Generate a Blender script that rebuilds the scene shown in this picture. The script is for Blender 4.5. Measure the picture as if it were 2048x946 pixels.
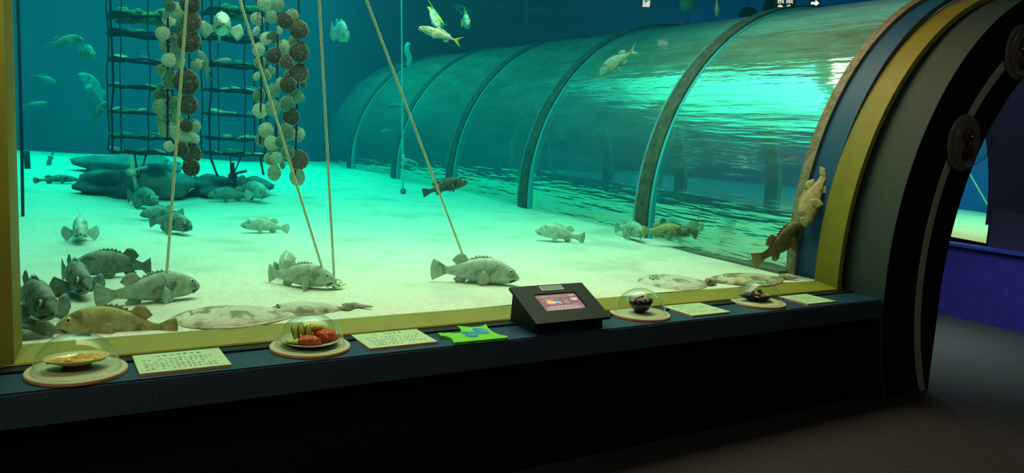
import bpy, math, random
import numpy as np
from mathutils import Vector, Matrix, Euler, noise

for _o in list(bpy.data.objects): bpy.data.objects.remove(_o)
SC = bpy.context.scene
COL = SC.collection
PI = math.pi
rnd = random.Random(11)

# ------------------------------------------------------------------ camera
IW, IH, FPX = 2048, 946, 1540.0
def cam_axes(pitch, roll, yaw):
    p, r, y = (math.radians(v) for v in (pitch, roll, yaw))
    f = np.array([math.sin(y)*math.cos(p), math.cos(y)*math.cos(p), -math.sin(p)])
    x = np.array([math.cos(y), -math.sin(y), 0.0]); u = np.cross(x, f)
    return math.cos(r)*x+math.sin(r)*u, -math.sin(r)*x+math.cos(r)*u, f
CX, CU, CF = cam_axes(7.5, 3.2, 32.0)
CP = np.array([0.0, 0.0, 1.5])
cd = bpy.data.cameras.new('camera'); co = bpy.data.objects.new('camera', cd); COL.objects.link(co)
cd.sensor_width = 36.0; cd.lens = 36.0*FPX/IW; cd.clip_start = 0.05; cd.clip_end = 100
co.matrix_world = Matrix(((CX[0], CU[0], -CF[0], CP[0]), (CX[1], CU[1], -CF[1], CP[1]), (CX[2], CU[2], -CF[2], CP[2]), (0, 0, 0, 1)))
SC.camera = co

# ------------------------------------------------------------------ world, exposure
w = bpy.data.worlds.new('world'); SC.world = w; w.use_nodes = True
w.node_tree.nodes['Background'].inputs[0].default_value = (0.5, 0.55, 0.7, 1)
w.node_tree.nodes['Background'].inputs[1].default_value = 0.004
vs = SC.view_settings
vs.view_transform = 'Standard'; vs.look = 'None'; vs.gamma = 1.0; vs.use_curve_mapping = False; vs.exposure = 0.0
cy = SC.cycles
cy.use_denoising = True
try: cy.denoiser = 'OPENIMAGEDENOISE'
except Exception: pass
cy.max_bounces = 6; cy.diffuse_bounces = 2; cy.glossy_bounces = 3; cy.transmission_bounces = 4
cy.volume_bounces = 0; cy.transparent_max_bounces = 16; cy.caustics_reflective = False; cy.caustics_refractive = False
cy.sample_clamp_indirect = 4.0

# ------------------------------------------------------------------ lights
def area(name, loc, size, energy, color, rot=(0, 0, 0), sy=None, spread=math.radians(112)):
    l = bpy.data.lights.new(name, 'AREA'); l.energy = energy; l.color = color
    l.shape = 'RECTANGLE' if sy else 'SQUARE'; l.size = size
    if sy: l.size_y = sy
    l.spread = spread
    o = bpy.data.objects.new(name, l); COL.objects.link(o); o.location = loc; o.rotation_euler = rot
    return o
def point(name, loc, energy, color, radius=0.04):
    l = bpy.data.lights.new(name, 'POINT'); l.energy = energy; l.color = color; l.shadow_soft_size = radius
    o = bpy.data.objects.new(name, l); COL.objects.link(o); o.location = loc
    return o
# lamps of the tank: broad panels under the water surface, warmer towards the window
area('tank_lamp_near', (2.3, 4.2, 4.2), 4.4, 345, (1.0, 0.33, 0.21), sy=1.7)
area('tank_lamp_middle', (1.4, 7.4, 4.25), 6.2, 215, (0.42, 0.80, 0.70), sy=4.2)
area('tank_lamp_far', (1.4, 11.0, 4.25), 6.2, 330, (0.15, 0.80, 0.72), sy=3.6)
area('tank_lamp_beyond_tunnel', (10.0, 9.6, 4.2), 3.4, 170, (0.20, 0.60, 1.0), sy=6.0)
area('tank_lamp_right_of_tunnel', (10.0, 4.6, 4.0), 3.4, 330, (1.0, 0.36, 0.20), sy=2.6)
# small warm spots of the visitors' room
for lx, ly, le in ((-0.9, 1.0, 16), (0.9, 0.6, 9), (2.3, 0.7, 9), (3.8, 0.6, 10)):
    point('room_spot', (lx, ly, 3.0), le, (1.0, 0.90, 0.70), 0.05)
point('frame_fill', (-0.45, 2.1, 2.2), 24, (0.9, 1.0, 0.6), 0.06)  # added greenish fill lamp out of view, brightens the left frame face
area('passage_downlight', (6.4, 3.4, 2.6), 0.4, 16, (0.80, 1.0, 0.95), spread=math.radians(75))
point('passage_lamp', (6.0, 3.9, 2.3), 26.0, (0.65, 0.85, 1.0), 0.1)

# ------------------------------------------------------------------ pixel helpers (points on planes of the place)
def ray(px, py): return CF+(px-IW/2)/FPX*CX-(py-IH/2)/FPX*CU
def onz(px, py, z): d = ray(px, py); return CP+d*(z-CP[2])/d[2]
def ony(px, py, y): d = ray(px, py); return CP+d*(y-CP[1])/d[1]
def proj(p):
    v = np.array(p, float)-CP; z = v@CF
    return np.array([IW/2+FPX*(v@CX)/z, IH/2-FPX*(v@CU)/z])
def sand_z(x, y):
    t = min(max(y-3.13, 0), 5.0); z = 0.677+0.024*t+0.010*max(y-8.13, 0)
    z += 0.05*min(max((2.2-x)/2.2, 0), 1)*min(max((y-7)/4, 0), 1)
    a = 0.014*min(max((y-3.3)/1.5, 0), 1)
    z += a*(math.sin(1.9*x+2.3*y)*0.6+math.sin(0.9*y-2.7*x+1)*0.7)+0.006*noise.noise(Vector((x*2.2, y*2.2, 0)))
    return z
def onsand(px, py):
    z = 0.7
    for _ in range(8):
        p = onz(px, py, z); z = sand_z(p[0], p[1])
    return onz(px, py, z)

# ------------------------------------------------------------------ materials
MATS = {}
def nodes_of(name):
    m = bpy.data.materials.new(name); m.use_nodes = True
    nt = m.node_tree; nt.nodes.clear()
    return m, nt, nt.nodes.new('ShaderNodeOutputMaterial')
def mat(name, c1, c2=None, scale=20, rough=0.6, bump=0.0, bscale=None, spec=0.3, metal=0.0, detail=4, lo=0.4, hi=0.6, em=None, ems=0, stretch=None, c3=None, s3=5, lo3=.55, hi3=.68):
    if name in MATS: return MATS[name]
    m, nt, out = nodes_of(name)
    b = nt.nodes.new('ShaderNodeBsdfPrincipled'); nt.links.new(b.outputs[0], out.inputs[0])
    b.inputs['Roughness'].default_value = rough; b.inputs['Metallic'].default_value = metal
    b.inputs['Specular IOR Level'].default_value = spec
    b.inputs['Base Color'].default_value = (*c1, 1)
    tc = nt.nodes.new('ShaderNodeTexCoord'); vec = tc.outputs['Object']
    if stretch:
        mp = nt.nodes.new('ShaderNodeMapping'); mp.inputs['Scale'].default_value = stretch
        nt.links.new(vec, mp.inputs[0]); vec = mp.outputs[0]
    if c2 is not None:
        n = nt.nodes.new('ShaderNodeTexNoise'); n.inputs['Scale'].default_value = scale; n.inputs['Detail'].default_value = detail
        nt.links.new(vec, n.inputs['Vector'])
        r = nt.nodes.new('ShaderNodeValToRGB'); r.color_ramp.elements[0].position = lo; r.color_ramp.elements[1].position = hi
        r.color_ramp.elements[0].color = (*c1, 1); r.color_ramp.elements[1].color = (*c2, 1)
        nt.links.new(n.outputs['Fac'], r.inputs[0]); colout = r.outputs[0]
        if c3 is not None:
            n3 = nt.nodes.new('ShaderNodeTexNoise'); n3.inputs['Scale'].default_value = s3; n3.inputs['Detail'].default_value = 5
            nt.links.new(vec, n3.inputs['Vector'])
            r3 = nt.nodes.new('ShaderNodeValToRGB'); r3.color_ramp.elements[0].position = lo3; r3.color_ramp.elements[1].position = hi3
            nt.links.new(n3.outputs['Fac'], r3.inputs[0])
            mx = nt.nodes.new('ShaderNodeMixRGB'); mx.inputs[2].default_value = (*c3, 1)
            nt.links.new(r3.outputs[0], mx.inputs[0]); nt.links.new(colout, mx.inputs[1]); colout = mx.outputs[0]
        nt.links.new(colout, b.inputs['Base Color'])
    if bump:
        n2 = nt.nodes.new('ShaderNodeTexNoise'); n2.inputs['Scale'].default_value = bscale or scale; n2.inputs['Detail'].default_value = 5
        nt.links.new(vec, n2.inputs['Vector'])
        bp = nt.nodes.new('ShaderNodeBump'); bp.inputs['Strength'].default_value = bump; bp.inputs['Distance'].default_value = 0.02
        nt.links.new(n2.outputs['Fac'], bp.inputs['Height']); nt.links.new(bp.outputs[0], b.inputs['Normal'])
    if em is not None:
        b.inputs['Emission Color'].default_value = (*em, 1); b.inputs['Emission Strength'].default_value = ems
    MATS[name] = m
    return m
def clear_mat(name, tcol, base, edge, power, rough=0.02, gcol=(1, 1, 1), bump=None, inside=None, haze_film=0.0):
    if name in MATS: return MATS[name]
    m, nt, out = nodes_of(name)
    t = nt.nodes.new('ShaderNodeBsdfTransparent'); t.inputs[0].default_value = (*tcol, 1)
    g = nt.nodes.new('ShaderNodeBsdfGlossy'); g.inputs['Color'].default_value = (*gcol, 1); g.inputs['Roughness'].default_value = rough
    mx = nt.nodes.new('ShaderNodeMixShader')
    lw = nt.nodes.new('ShaderNodeLayerWeight'); lw.inputs[0].default_value = 0.5
    pw = nt.nodes.new('ShaderNodeMath'); pw.operation = 'POWER'; pw.inputs[1].default_value = power
    ml = nt.nodes.new('ShaderNodeMath'); ml.operation = 'MULTIPLY_ADD'; ml.inputs[1].default_value = edge; ml.inputs[2].default_value = base
    nt.links.new(lw.outputs['Facing'], pw.inputs[0]); nt.links.new(pw.outputs[0], ml.inputs[0]); nt.links.new(ml.outputs[0], mx.inputs[0])
    nt.links.new(t.outputs[0], mx.inputs[1]); nt.links.new(g.outputs[0], mx.inputs[2]); nt.links.new(mx.outputs[0], out.inputs[0])
    if bump:
        st, strength, sc = bump
        tc = nt.nodes.new('ShaderNodeTexCoord'); mp = nt.nodes.new('ShaderNodeMapping'); mp.inputs['Scale'].default_value = st
        n = nt.nodes.new('ShaderNodeTexNoise'); n.inputs['Scale'].default_value = sc; n.inputs['Detail'].default_value = 3
        bp = nt.nodes.new('ShaderNodeBump'); bp.inputs['Strength'].default_value = strength; bp.inputs['Distance'].default_value = 0.05
        nt.links.new(tc.outputs['Object'], mp.inputs[0]); nt.links.new(mp.outputs[0], n.inputs['Vector'])
        nt.links.new(n.outputs['Fac'], bp.inputs['Height']); nt.links.new(bp.outputs[0], g.inputs['Normal'])
    if inside is not None:      # seen from the air side the sheet is clear; only from the water side does it reflect like a mirror
        gm = nt.nodes.new('ShaderNodeNewGeometry'); mi = nt.nodes.new('ShaderNodeMath'); mi.operation = 'MULTIPLY_ADD'
        mi.inputs[1].default_value = -1.0; mi.inputs[2].default_value = 1.0
        m2 = nt.nodes.new('ShaderNodeMath'); m2.operation = 'MULTIPLY'; m2.use_clamp = True
        nt.links.new(gm.outputs['Backfacing'], mi.inputs[0]); nt.links.new(mi.outputs[0], m2.inputs[0]); nt.links.new(ml.outputs[0], m2.inputs[1])
        m3 = nt.nodes.new('ShaderNodeMath'); m3.operation = 'MAXIMUM'; m3.inputs[1].default_value = inside
        nt.links.new(m2.outputs[0], m3.inputs[0]); nt.links.new(m3.outputs[0], mx.inputs[0])
    if haze_film:                    # dull diffuse layer painting in the pale lit haze, stronger on upward faces
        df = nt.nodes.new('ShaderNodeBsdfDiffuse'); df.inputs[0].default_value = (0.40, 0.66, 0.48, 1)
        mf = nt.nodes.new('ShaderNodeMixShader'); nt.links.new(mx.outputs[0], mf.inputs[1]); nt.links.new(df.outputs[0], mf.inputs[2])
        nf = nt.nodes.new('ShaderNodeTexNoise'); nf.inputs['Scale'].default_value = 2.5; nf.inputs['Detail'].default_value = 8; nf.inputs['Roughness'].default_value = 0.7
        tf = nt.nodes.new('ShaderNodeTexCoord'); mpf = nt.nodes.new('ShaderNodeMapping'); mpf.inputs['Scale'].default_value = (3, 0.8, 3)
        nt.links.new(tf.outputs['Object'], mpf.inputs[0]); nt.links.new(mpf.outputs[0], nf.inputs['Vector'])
        mm = nt.nodes.new('ShaderNodeMath'); mm.operation = 'MULTIPLY'; mm.inputs[1].default_value = haze_film*2
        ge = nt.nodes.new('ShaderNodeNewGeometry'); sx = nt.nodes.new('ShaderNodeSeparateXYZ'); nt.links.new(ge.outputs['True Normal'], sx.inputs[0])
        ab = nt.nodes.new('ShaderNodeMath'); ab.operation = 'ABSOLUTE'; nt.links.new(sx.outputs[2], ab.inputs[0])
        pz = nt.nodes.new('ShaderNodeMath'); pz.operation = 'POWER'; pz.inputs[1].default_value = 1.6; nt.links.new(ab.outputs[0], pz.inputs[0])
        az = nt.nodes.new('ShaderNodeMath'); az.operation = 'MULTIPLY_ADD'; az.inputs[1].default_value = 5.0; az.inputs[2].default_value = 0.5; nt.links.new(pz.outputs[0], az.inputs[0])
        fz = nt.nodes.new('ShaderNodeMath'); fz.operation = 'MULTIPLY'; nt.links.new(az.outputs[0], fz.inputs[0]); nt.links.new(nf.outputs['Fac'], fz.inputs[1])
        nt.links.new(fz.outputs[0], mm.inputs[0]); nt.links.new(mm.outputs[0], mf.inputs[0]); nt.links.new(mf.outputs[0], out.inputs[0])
    MATS[name] = m
    return m
def lamp_mat(name, c, s):
    if name in MATS: return MATS[name]
    m, nt, out = nodes_of(name)
    e = nt.nodes.new('ShaderNodeEmission'); e.inputs[0].default_value = (*c, 1); e.inputs[1].default_value = s
    nt.links.new(e.outputs[0], out.inputs[0]); MATS[name] = m
    return m

# ------------------------------------------------------------------ mesh builder
class MB:
    def __init__(s): s.v = []; s.f = []; s.mi = []; s.cur = 0
    def add(s, vs_, fs):
        o = len(s.v); s.v += [tuple(float(c) for c in p) for p in vs_]
        for f in fs: s.f.append(tuple(i+o for i in f)); s.mi.append(s.cur)
        return s
    def box(s, lo, hi, m=None):
        (a, b, c), (d, e, f) = lo, hi
        P = [(a, b, c), (d, b, c), (d, e, c), (a, e, c), (a, b, f), (d, b, f), (d, e, f), (a, e, f)]
        if m is not None: P = [m @ Vector(p) for p in P]
        return s.add(P, [(0, 3, 2, 1), (4, 5, 6, 7), (0, 1, 5, 4), (1, 2, 6, 5), (2, 3, 7, 6), (3, 0, 4, 7)])
    def loft(s, rings, close=True, cap=True, flip=False):
        n = len(rings[0]); P = [p for r in rings for p in r]; F = []
        m = n if close else n-1
        for i in range(len(rings)-1):
            for j in range(m):
                k = (j+1) % n; q = (i*n+j, i*n+k, (i+1)*n+k, (i+1)*n+j)
                F.append(q[::-1] if flip else q)
        if cap and close:
            F.append(tuple(range(n))[::1 if flip else -1]); F.append(tuple((len(rings)-1)*n+j for j in range(n))[::-1 if flip else 1])
        return s.add(P, F)
    def tube(s, pts, r, n=8, cap=True):
        pts = [Vector(p) for p in pts]; rs = r if isinstance(r, (list, tuple)) else [r]*len(pts)
        rings = []; up = None
        for i, p in enumerate(pts):
            d = (pts[min(i+1, len(pts)-1)]-pts[max(i-1, 0)])
            if d.length < 1e-9: d = Vector((0, 0, 1))
            d.normalize()
            if up is None: up = d.orthogonal().normalized()
            else:
                up = up-d*up.dot(d)
                up = up.normalized() if up.length > 1e-6 else d.orthogonal().normalized()
            b = d.cross(up)
            rings.append([p+(up*math.cos(2*PI*k/n)+b*math.sin(2*PI*k/n))*rs[i] for k in range(n)])
        return s.loft(rings, cap=cap)
    def lathe(s, prof, n=48, c=(0, 0, 0), sx=1, sy=1):
        rings = [[(c[0]+r*sx*math.cos(2*PI*k/n), c[1]+r*sy*math.sin(2*PI*k/n), c[2]+z) for k in range(n)] for r, z in prof]
        return s.loft(rings, cap=True)
    def prism(s, poly, z0, z1, m=None, bevel=0.0):
        n = len(poly)
        P = [Vector((x, y, z0)) for x, y in poly]+[Vector((x, y, z1)) for x, y in poly]
        if m is not None: P = [m @ p for p in P]
        F = [tuple(range(n))[::-1], tuple(range(n, 2*n))]+[(i, (i+1) % n, n+(i+1) % n, n+i) for i in range(n)]
        return s.add(P, F)
    def blob(s, c, r, seed=0, amp=0.25, fr=2.0, nu=24, nv=16):
        rings = []
        for i in range(nv+1):
            t = PI*i/nv; ring = []
            for j in range(nu):
                a = 2*PI*j/nu; d = Vector((math.sin(t)*math.cos(a), math.sin(t)*math.sin(a), -math.cos(t)))
                k = 1+amp*noise.noise(d*fr+Vector((seed*7.1, seed*3.3, seed)))
                ring.append((c[0]+r[0]*d.x*k, c[1]+r[1]*d.y*k, c[2]+r[2]*d.z*k))
            rings.append(ring)
        return s.loft(rings)
    def obj(s, name, mats, parent=None, smooth=False, label=None):
        me = bpy.data.meshes.new(name); me.from_pydata(s.v, [], s.f); me.update()
        for m in (mats if isinstance(mats, (list, tuple)) else [mats]): me.materials.append(m)
        me.polygons.foreach_set('material_index', s.mi)
        if smooth:
            me.polygons.foreach_set('use_smooth', [True]*len(me.polygons))
            if smooth == 'angle':
                try: me.set_sharp_from_angle(angle=math.radians(40))
                except Exception: pass
        o = bpy.data.objects.new(name, me); COL.objects.link(o)
        if parent is not None: o.parent = parent
        if label: o['label'] = label
        return o
def tag(o, label, cat, group=None, kind=None):
    o['label'] = label; o['category'] = cat
    if group: o['group'] = group
    if kind: o['kind'] = kind
    return o
def empty(name, loc=(0, 0, 0), rz=0.0):
    o = bpy.data.objects.new(name, None); COL.objects.link(o); o.location = loc; o.rotation_euler = (0, 0, rz); o.empty_display_size = 0.1
    return o
def struct(o, label=None):
    o['kind'] = 'structure'
    if label: o['label'] = label
    return o

# ------------------------------------------------------------------ materials of the place
M_floor = mat('carpet_tile', (0.016, 0.017, 0.020), (0.026, 0.028, 0.031), 60, 0.9, 0.2)
M_black = mat('black_board', (0.006, 0.006, 0.007), (0.009, 0.009, 0.010), 40, 0.55)
M_ledge = mat('blue_ledge_laminate', (0.004, 0.036, 0.072), (0.006, 0.043, 0.082), 50, 0.45, 0.05, spec=0.4)
M_fascia = mat('navy_fascia', (0.035, 0.062, 0.095), (0.048, 0.078, 0.115), 90, 0.7)
M_yellow = mat('ochre_frame_paint', (0.25, 0.235, 0.02), (0.225, 0.21, 0.017), 8, 0.55, 0.05, 60)
M_portal = mat('dark_green_panel', (0.030, 0.060, 0.050), (0.038, 0.074, 0.061), 70, 0.7, 0.08)
M_strip = mat('grey_metal_strip', (0.42, 0.46, 0.38), (0.48, 0.52, 0.44), 60, 0.5)
M_sand = mat('pale_sand', (0.70, 0.64, 0.50), (0.80, 0.74, 0.60), 60, 0.95, 0.5, 9, spec=0.1, c3=(0.55, 0.52, 0.42), s3=2.5, lo3=.5, hi3=.72)
M_tankwall = mat('blue_tank_wall', (0.012, 0.085, 0.16), (0.02, 0.12, 0.20), 0.7, 0.8, 0.05)
M_acrylic = clear_mat('tunnel_acrylic', (0.85, 0.95, 0.93), 0.72, 0.22, 1.2, 0.06, (0.60, 0.82, 0.69), bump=((5, 0.45, 5), 0.21, 3.0), inside=0.05, haze_film=0.09)
M_pane = clear_mat('window_acrylic', (0.97, 0.985, 0.98), 0.004, 0.10, 3.0, 0.0)
M_dome = clear_mat('dome_acrylic', (0.93, 0.97, 0.95), 0.02, 0.75, 3.5, 0.03)
M_surface = clear_mat('water_surface', (0.8, 0.95, 0.95), 0.75, 0.2, 1.0, 0.06, bump=((1, 1, 1), 0.25, 2.0))
M_rib = mat('dark_rib_steel', (0.085, 0.07, 0.04), (0.14, 0.115, 0.07), 14, 0.6, 0.2, spec=0.3)
M_seam = mat('turquoise_seam', (0.05, 0.55, 0.70), (0.06, 0.62, 0.74), 12, 0.4)
M_ribedge = mat('blue_grey_rib_edge', (0.16, 0.28, 0.36), (0.22, 0.36, 0.44), 12, 0.5)
M_brown = mat('weathered_bronze_ring', (0.20, 0.15, 0.085), (0.30, 0.24, 0.15), 22, 0.7, 0.3)
M_collar = mat('blue_collar_paint', (0.012, 0.07, 0.16), (0.015, 0.08, 0.18), 6, 0.5)
M_bluewall = mat('violet_blue_parapet', (0.030, 0.022, 0.24), (0.036, 0.027, 0.27), 8, 0.6)
M_room = mat('dark_room_wall', (0.030, 0.026, 0.036), (0.036, 0.032, 0.042), 8, 0.9)

# ------------------------------------------------------------------ setting: room
TX, TZ, TR = 6.2, 0.88, 1.90          # tunnel axis and radius
def P_(n, **k): return n
fl = MB(); fl.box((-5, -4, -0.1), (12.4, 14, 0.0)).obj('floor', M_floor)
struct(bpy.data.objects['floor'])
g = MB()
for i in range(-3, 9):
    g.box((i*1.0-0.004, -4, 0.0), (i*1.0+0.004, 2.7, 0.0015))
for j in range(-8, 6): g.box((-4, j*0.5-0.003, 0.0), (8, j*0.5+0.003, 0.0015))
for j in range(6, 12): g.box((4.9, j*0.5-0.003, 0.0), (7.5, j*0.5+0.003, 0.0015))
struct(g.obj('floor_2', mat('tile_joint', (0.034, 0.036, 0.038))), 'pale joints between the floor tiles')
struct(MB().box((-5, -4, 5.2), (13, 14, 5.3)).obj('ceiling', M_room))
struct(MB().box((-5, -4.1, 0), (13, -4.0, 5.2)).obj('wall_rear', M_room))
struct(MB().box((-5.1, -4, 0), (-5.0, 14, 5.2)).obj('wall_left_room', M_room))
struct(MB().box((12.3, -4, 0), (12.4, 2.9, 5.2)).obj('wall_right_room', M_room))
# wall below and beside the window
YG = 3.10
wf = MB(); wf.box((-5, 2.98, 0), (4.6, 3.12, 0.655)); wf.box((-5, 2.98, 0.655), (-0.42, 3.12, 5.2)); wf.box((-0.42, 2.98, 4.45), (8.0, 3.12, 5.2))
# right of the arch
wf.box((8.15, 2.98, 0), (12.3, 3.12, 5.2))
struct(wf.obj('wall_front', M_black))
# spandrel between the round opening and the straight wall, over the arch
sp = MB()
AX, AZ, AR = 6.25, 0.765, 1.98
n = 40
arc = [(AX+AR*math.cos(PI*k/n), AZ+AR*math.sin(PI*k/n)) for k in range(n+1)]
top = [(8.16, AZ), (8.16, 4.5)]
poly = [p for p in arc if p[0] >= AX+0.2]      # right half of the arch
P = []; F = []
for x, z in poly: P += [(x, 2.98, z), (x, 2.98, 4.5), (x, 3.12, z), (x, 3.12, 4.5)]
for i in range(len(poly)-1): a = 4*i; F += [(a, a+4, a+5, a+1), (a+2, a+3, a+7, a+6)]
struct(sp.add(P, F).obj('wall_above_arch', M_black))

# ------------------------------------------------------------------ the big window: frame, pane
win = struct(empty('window_1', (0, 0, 0)), 'large tank window in an ochre frame')
def arcpts(r, a0, a1, n): return [(AX-r*math.cos(a0+(a1-a0)*k/n), AZ+r*math.sin(a0+(a1-a0)*k/n)) for k in range(n+1)]
fr = MB()
YF = 2.96
# left upright: bevelled reveal then face
fr.loft([[(-0.05, YG, z), (-0.072, YF, z), (-0.16, YF-0.005, z), (-0.42, YF-0.005, z), (-0.42, 3.12, z), (-0.06, 3.12, z)] for z in (0.64, 4.45)], flip=True)
# sill
fr.loft([[(x, YG, 0.681), (x, YF, 0.655), (x, YF-0.004, 0.649), (x, 3.12, 0.650)] for x in (-0.10, 4.33)], flip=False)
# arched right side
th0 = -math.asin((AZ-0.655)/AR)
sec = [(AR+0.005, 3.12), (AR, YG), (AR-0.008, YF), (AR-0.040, YF-0.005), (AR-0.045, 3.12)]
rings = []
for k in range(61):
    a = th0+(PI/2+0.35-th0)*k/60
    rings.append([(AX-r*math.cos(a), y, AZ+r*math.sin(a)) for r, y in sec])
fr.loft(rings)
fr.obj('window_frame', M_yellow, win, 'angle')
pn = MB()
poly = [(-0.06, 0.672)]+[(x, z) for x, z in arcpts(AR, th0, PI/2, 40)]+[(AX, 4.45), (-0.06, 4.45)]
pn.add([(x, 3.118, z) for x, z in poly], [tuple(range(len(poly)))]).obj('window_pane', M_pane, win)
gs = MB(); gs.box((-0.5, 2.900, 0.632), (4.40, 2.972, 0.646)); gs.obj('gasket', mat('black_rubber', (0.004, 0.006, 0.006), rough=0.5), win)

# ------------------------------------------------------------------ ledge in front of the window
lg = empty('display_ledge', (2, 2.85, 0)); tag(lg, 'long blue display ledge running under the tank window', 'ledge')
def lbox(lo, hi): return MB().box((lo[0]-2, lo[1]-2.85, lo[2]), (hi[0]-2, hi[1]-2.85, hi[2]))
lbox((-4.9, 2.70, 0.60), (4.42, 2.98, 0.638)).obj('ledge_top', M_ledge, lg)
lbox((-4.9, 2.695, 0.525), (4.42, 2.72, 0.632)).obj('fascia', M_fascia, lg)
lbox((-4.9, 2.76, 0.0), (4.3, 2.98, 0.60)).box((2.30, -0.145, 0.0), (2.62, 0.13, 0.525)).obj('base_board', M_black, lg)

# ------------------------------------------------------------------ tunnel entrance arch
ar = empty('entrance_arch', (AX, 2.7, 0)); tag(ar, 'black arched tunnel entrance with a grey strip along its rim', 'arch')
def circle_sec(rfun, sec_y, a0, a1, n): pass
CX2, CZ2 = 6.32, 0.765
def inner_edge(a):   # opening of the arch, seen on its front face
    cx, cz, r = 6.40, 0.66, 1.62
    return cx, cz, r
shell = MB(); rings = []
a0 = -math.asin(min(0.999, CZ2/1.975)); a1 = PI-a0
N = 96
for k in range(N+1):
    a = a0+(a1-a0)*k/N
    rings.append([(CX2-r*math.cos(a)-AX, y-2.7, CZ2+r*math.sin(a)) for r, y in ((1.975, 2.685), (1.935, 3.30), (1.90, 3.30), (1.94, 2.685))])
shell.loft(rings).obj('arch_shell', M_portal, ar, 'angle')
# front ring, its opening a little narrower towards the floor
face = MB(); rings = []
for k in range(N+1):
    t = k/N; a = a0+(a1-a0)*t
    xo, zo = CX2-1.977*math.cos(a), CZ2+1.977*math.sin(a)
    b0 = -math.asin(0.3875); b = b0+(PI-2*b0)*t
    xi, zi = 6.42-1.47*math.cos(max(0, min(PI, b))), 0.62+(1.72 if 0 < b < PI else 1.6)*math.sin(b)
    if zo < 0: zo = 0
    if zi < 0: zi = 0
    rings.append([(xo-AX, -0.02, zo), (xi-AX, -0.02, zi), (xi-AX+0.02*(1 if t < .5 else -1), 0.30, zi), (xo*.99+AX*.01-AX, 0.03, zo*.99)])
face.loft(rings, flip=True).obj('arch_face', M_black, ar, 'angle')
st = MB(); rings = []
for k in range(N+1):
    t = k/N; s0 = -math.asin(0.77/1.70); a = s0+(PI-2*s0)*t
    q = []
    for r, y in ((1.77, -0.021), (1.71, -0.021), (1.71, -0.026), (1.77, -0.026)):
        x, z = 6.44-r*math.cos(a), 0.77+r*math.sin(a)
        q.append((x-AX, y, max(z, 0.0)))
    rings.append(q)
st.loft(rings, flip=False).obj('trim_strip', M_strip, ar, 'angle', label='grey metal strip inlaid in the black arch')

# inside of the passage: parapets, far jamb
struct(MB().box((7.5, 2.9, 0), (7.62, 12.6, 0.68)).obj('wall_parapet_right', M_bluewall))
struct(MB().box((7.47, 2.9, 0.68), (7.66, 12.6, 0.705)).obj('trim_1', mat('blue_parapet_cap', (0.03, 0.05, 0.30), rough=0.4)), 'blue cap along the parapet inside the tunnel')
struct(MB().box((4.75, 3.32, 0), (4.87, 12.6, 0.68)).obj('wall_parapet_left', M_bluewall))
struct(MB().box((7.62, 2.9, 0.0), (8.16, 12.6, 0.60)).obj('wall_parapet_fill', M_room))
jb = MB(); rings = []
for k in range(25):
    a = PI/2*0.98*k/24
    rings.append([(TX+r*math.cos(a)+0.0, y, TZ+r*math.sin(a)) for r, y in ((1.80, 2.99), (1.80, 3.98), (1.88, 3.98), (1.88, 2.99))])
jb.loft(rings); jb.box((7.86, 2.99, 0.705), (8.06, 3.88, 1.05)); jb.box((7.66, 2.99, 0.705), (7.86, 3.76, 1.05))
struct(jb.obj('wall_passage_jamb', mat('dark_violet_jamb', (0.045, 0.035, 0.075), rough=0.8)))

# ------------------------------------------------------------------ setting: tank
struct(MB().box((-2.2, 13.1, 0), (12.2, 13.25, 5.2)).obj('wall_back', M_tankwall))
struct(MB().box((-2.3, 3.12, 0), (-2.1, 13.1, 5.2)).obj('wall_left', M_tankwall))
struct(MB().box((12.1, 3.12, 0), (12.3, 13.1, 5.2)).obj('wall_right', mat('bright_blue_tank_wall', (0.01, 0.10, 0.55), (0.015, 0.13, 0.60), 0.8, 0.8)))
def sandgrid(x0, x1, y0, y1, nx, ny, name, label, edge=None):
    P = []; F = []
    for j in range(ny+1):
        v = j/ny; y = y0+(y1-y0)*(v**1.6)
        for i in range(nx+1):
            x = x0+(x1-x0)*i/nx
            P.append((x, y, sand_z(x, y)))
    for j in range(ny):
        for i in range(nx):
            a = j*(nx+1)+i; F.append((a, a+1, a+nx+2, a+nx+1))
    o = MB().add(P, F).obj(name, M_sand, None, True)
    return tag(o, label, 'sand', kind='stuff')
sandgrid(-2.1, 4.40, 3.121, 13.1, 110, 130, 'sand', 'pale sand bed covering the tank floor in front of the tunnel')
sandgrid(8.0, 12.1, 3.121, 13.1, 50, 60, 'sand', 'pale sand bed seen beyond the tunnel parapet on the right')
ws = MB(); ws.add([(-2.1, 3.12, 4.4), (12.1, 3.12, 4.4), (12.1, 13.1, 4.4), (-2.1, 13.1, 4.4)], [(0, 1, 2, 3)])
struct(ws.obj('ceiling_water_surface', M_surface), 'rippled water surface of the tank seen from below')
# water
m, nt, out = nodes_of('tank_water')
va = nt.nodes.new('ShaderNodeVolumeAbsorption'); va.inputs['Color'].default_value = (0.0, 0.93, 0.90, 1); va.inputs['Density'].default_value = 0.42
vsn = nt.nodes.new('ShaderNodeVolumeScatter'); vsn.inputs['Color'].default_value = (0.04, 0.50, 0.90, 1); vsn.inputs['Density'].default_value = 0.032; vsn.inputs['Anisotropy'].default_value = 0.1
ad = nt.nodes.new('ShaderNodeAddShader'); nt.links.new(va.outputs[0], ad.inputs[0]); nt.links.new(vsn.outputs[0], ad.inputs[1]); nt.links.new(ad.outputs[0], out.inputs['Volume'])
wpoly = [(-2.05, 0.3), (TX-TR*math.cos(-0.3), 0.3)]+[(TX-TR*math.cos(-0.3+(PI+0.6)*k/48), TZ+TR*math.sin(-0.3+(PI+0.6)*k/48)) for k in range(49)]+[(TX+TR*math.cos(-0.3), 0.3), (12.05, 0.3), (12.05, 4.38), (-2.05, 4.38)]
wt = MB().loft([[(x, y, z) for x, z in wpoly] for y in (3.125, 13.05)], flip=True).obj('water', m)
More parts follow.
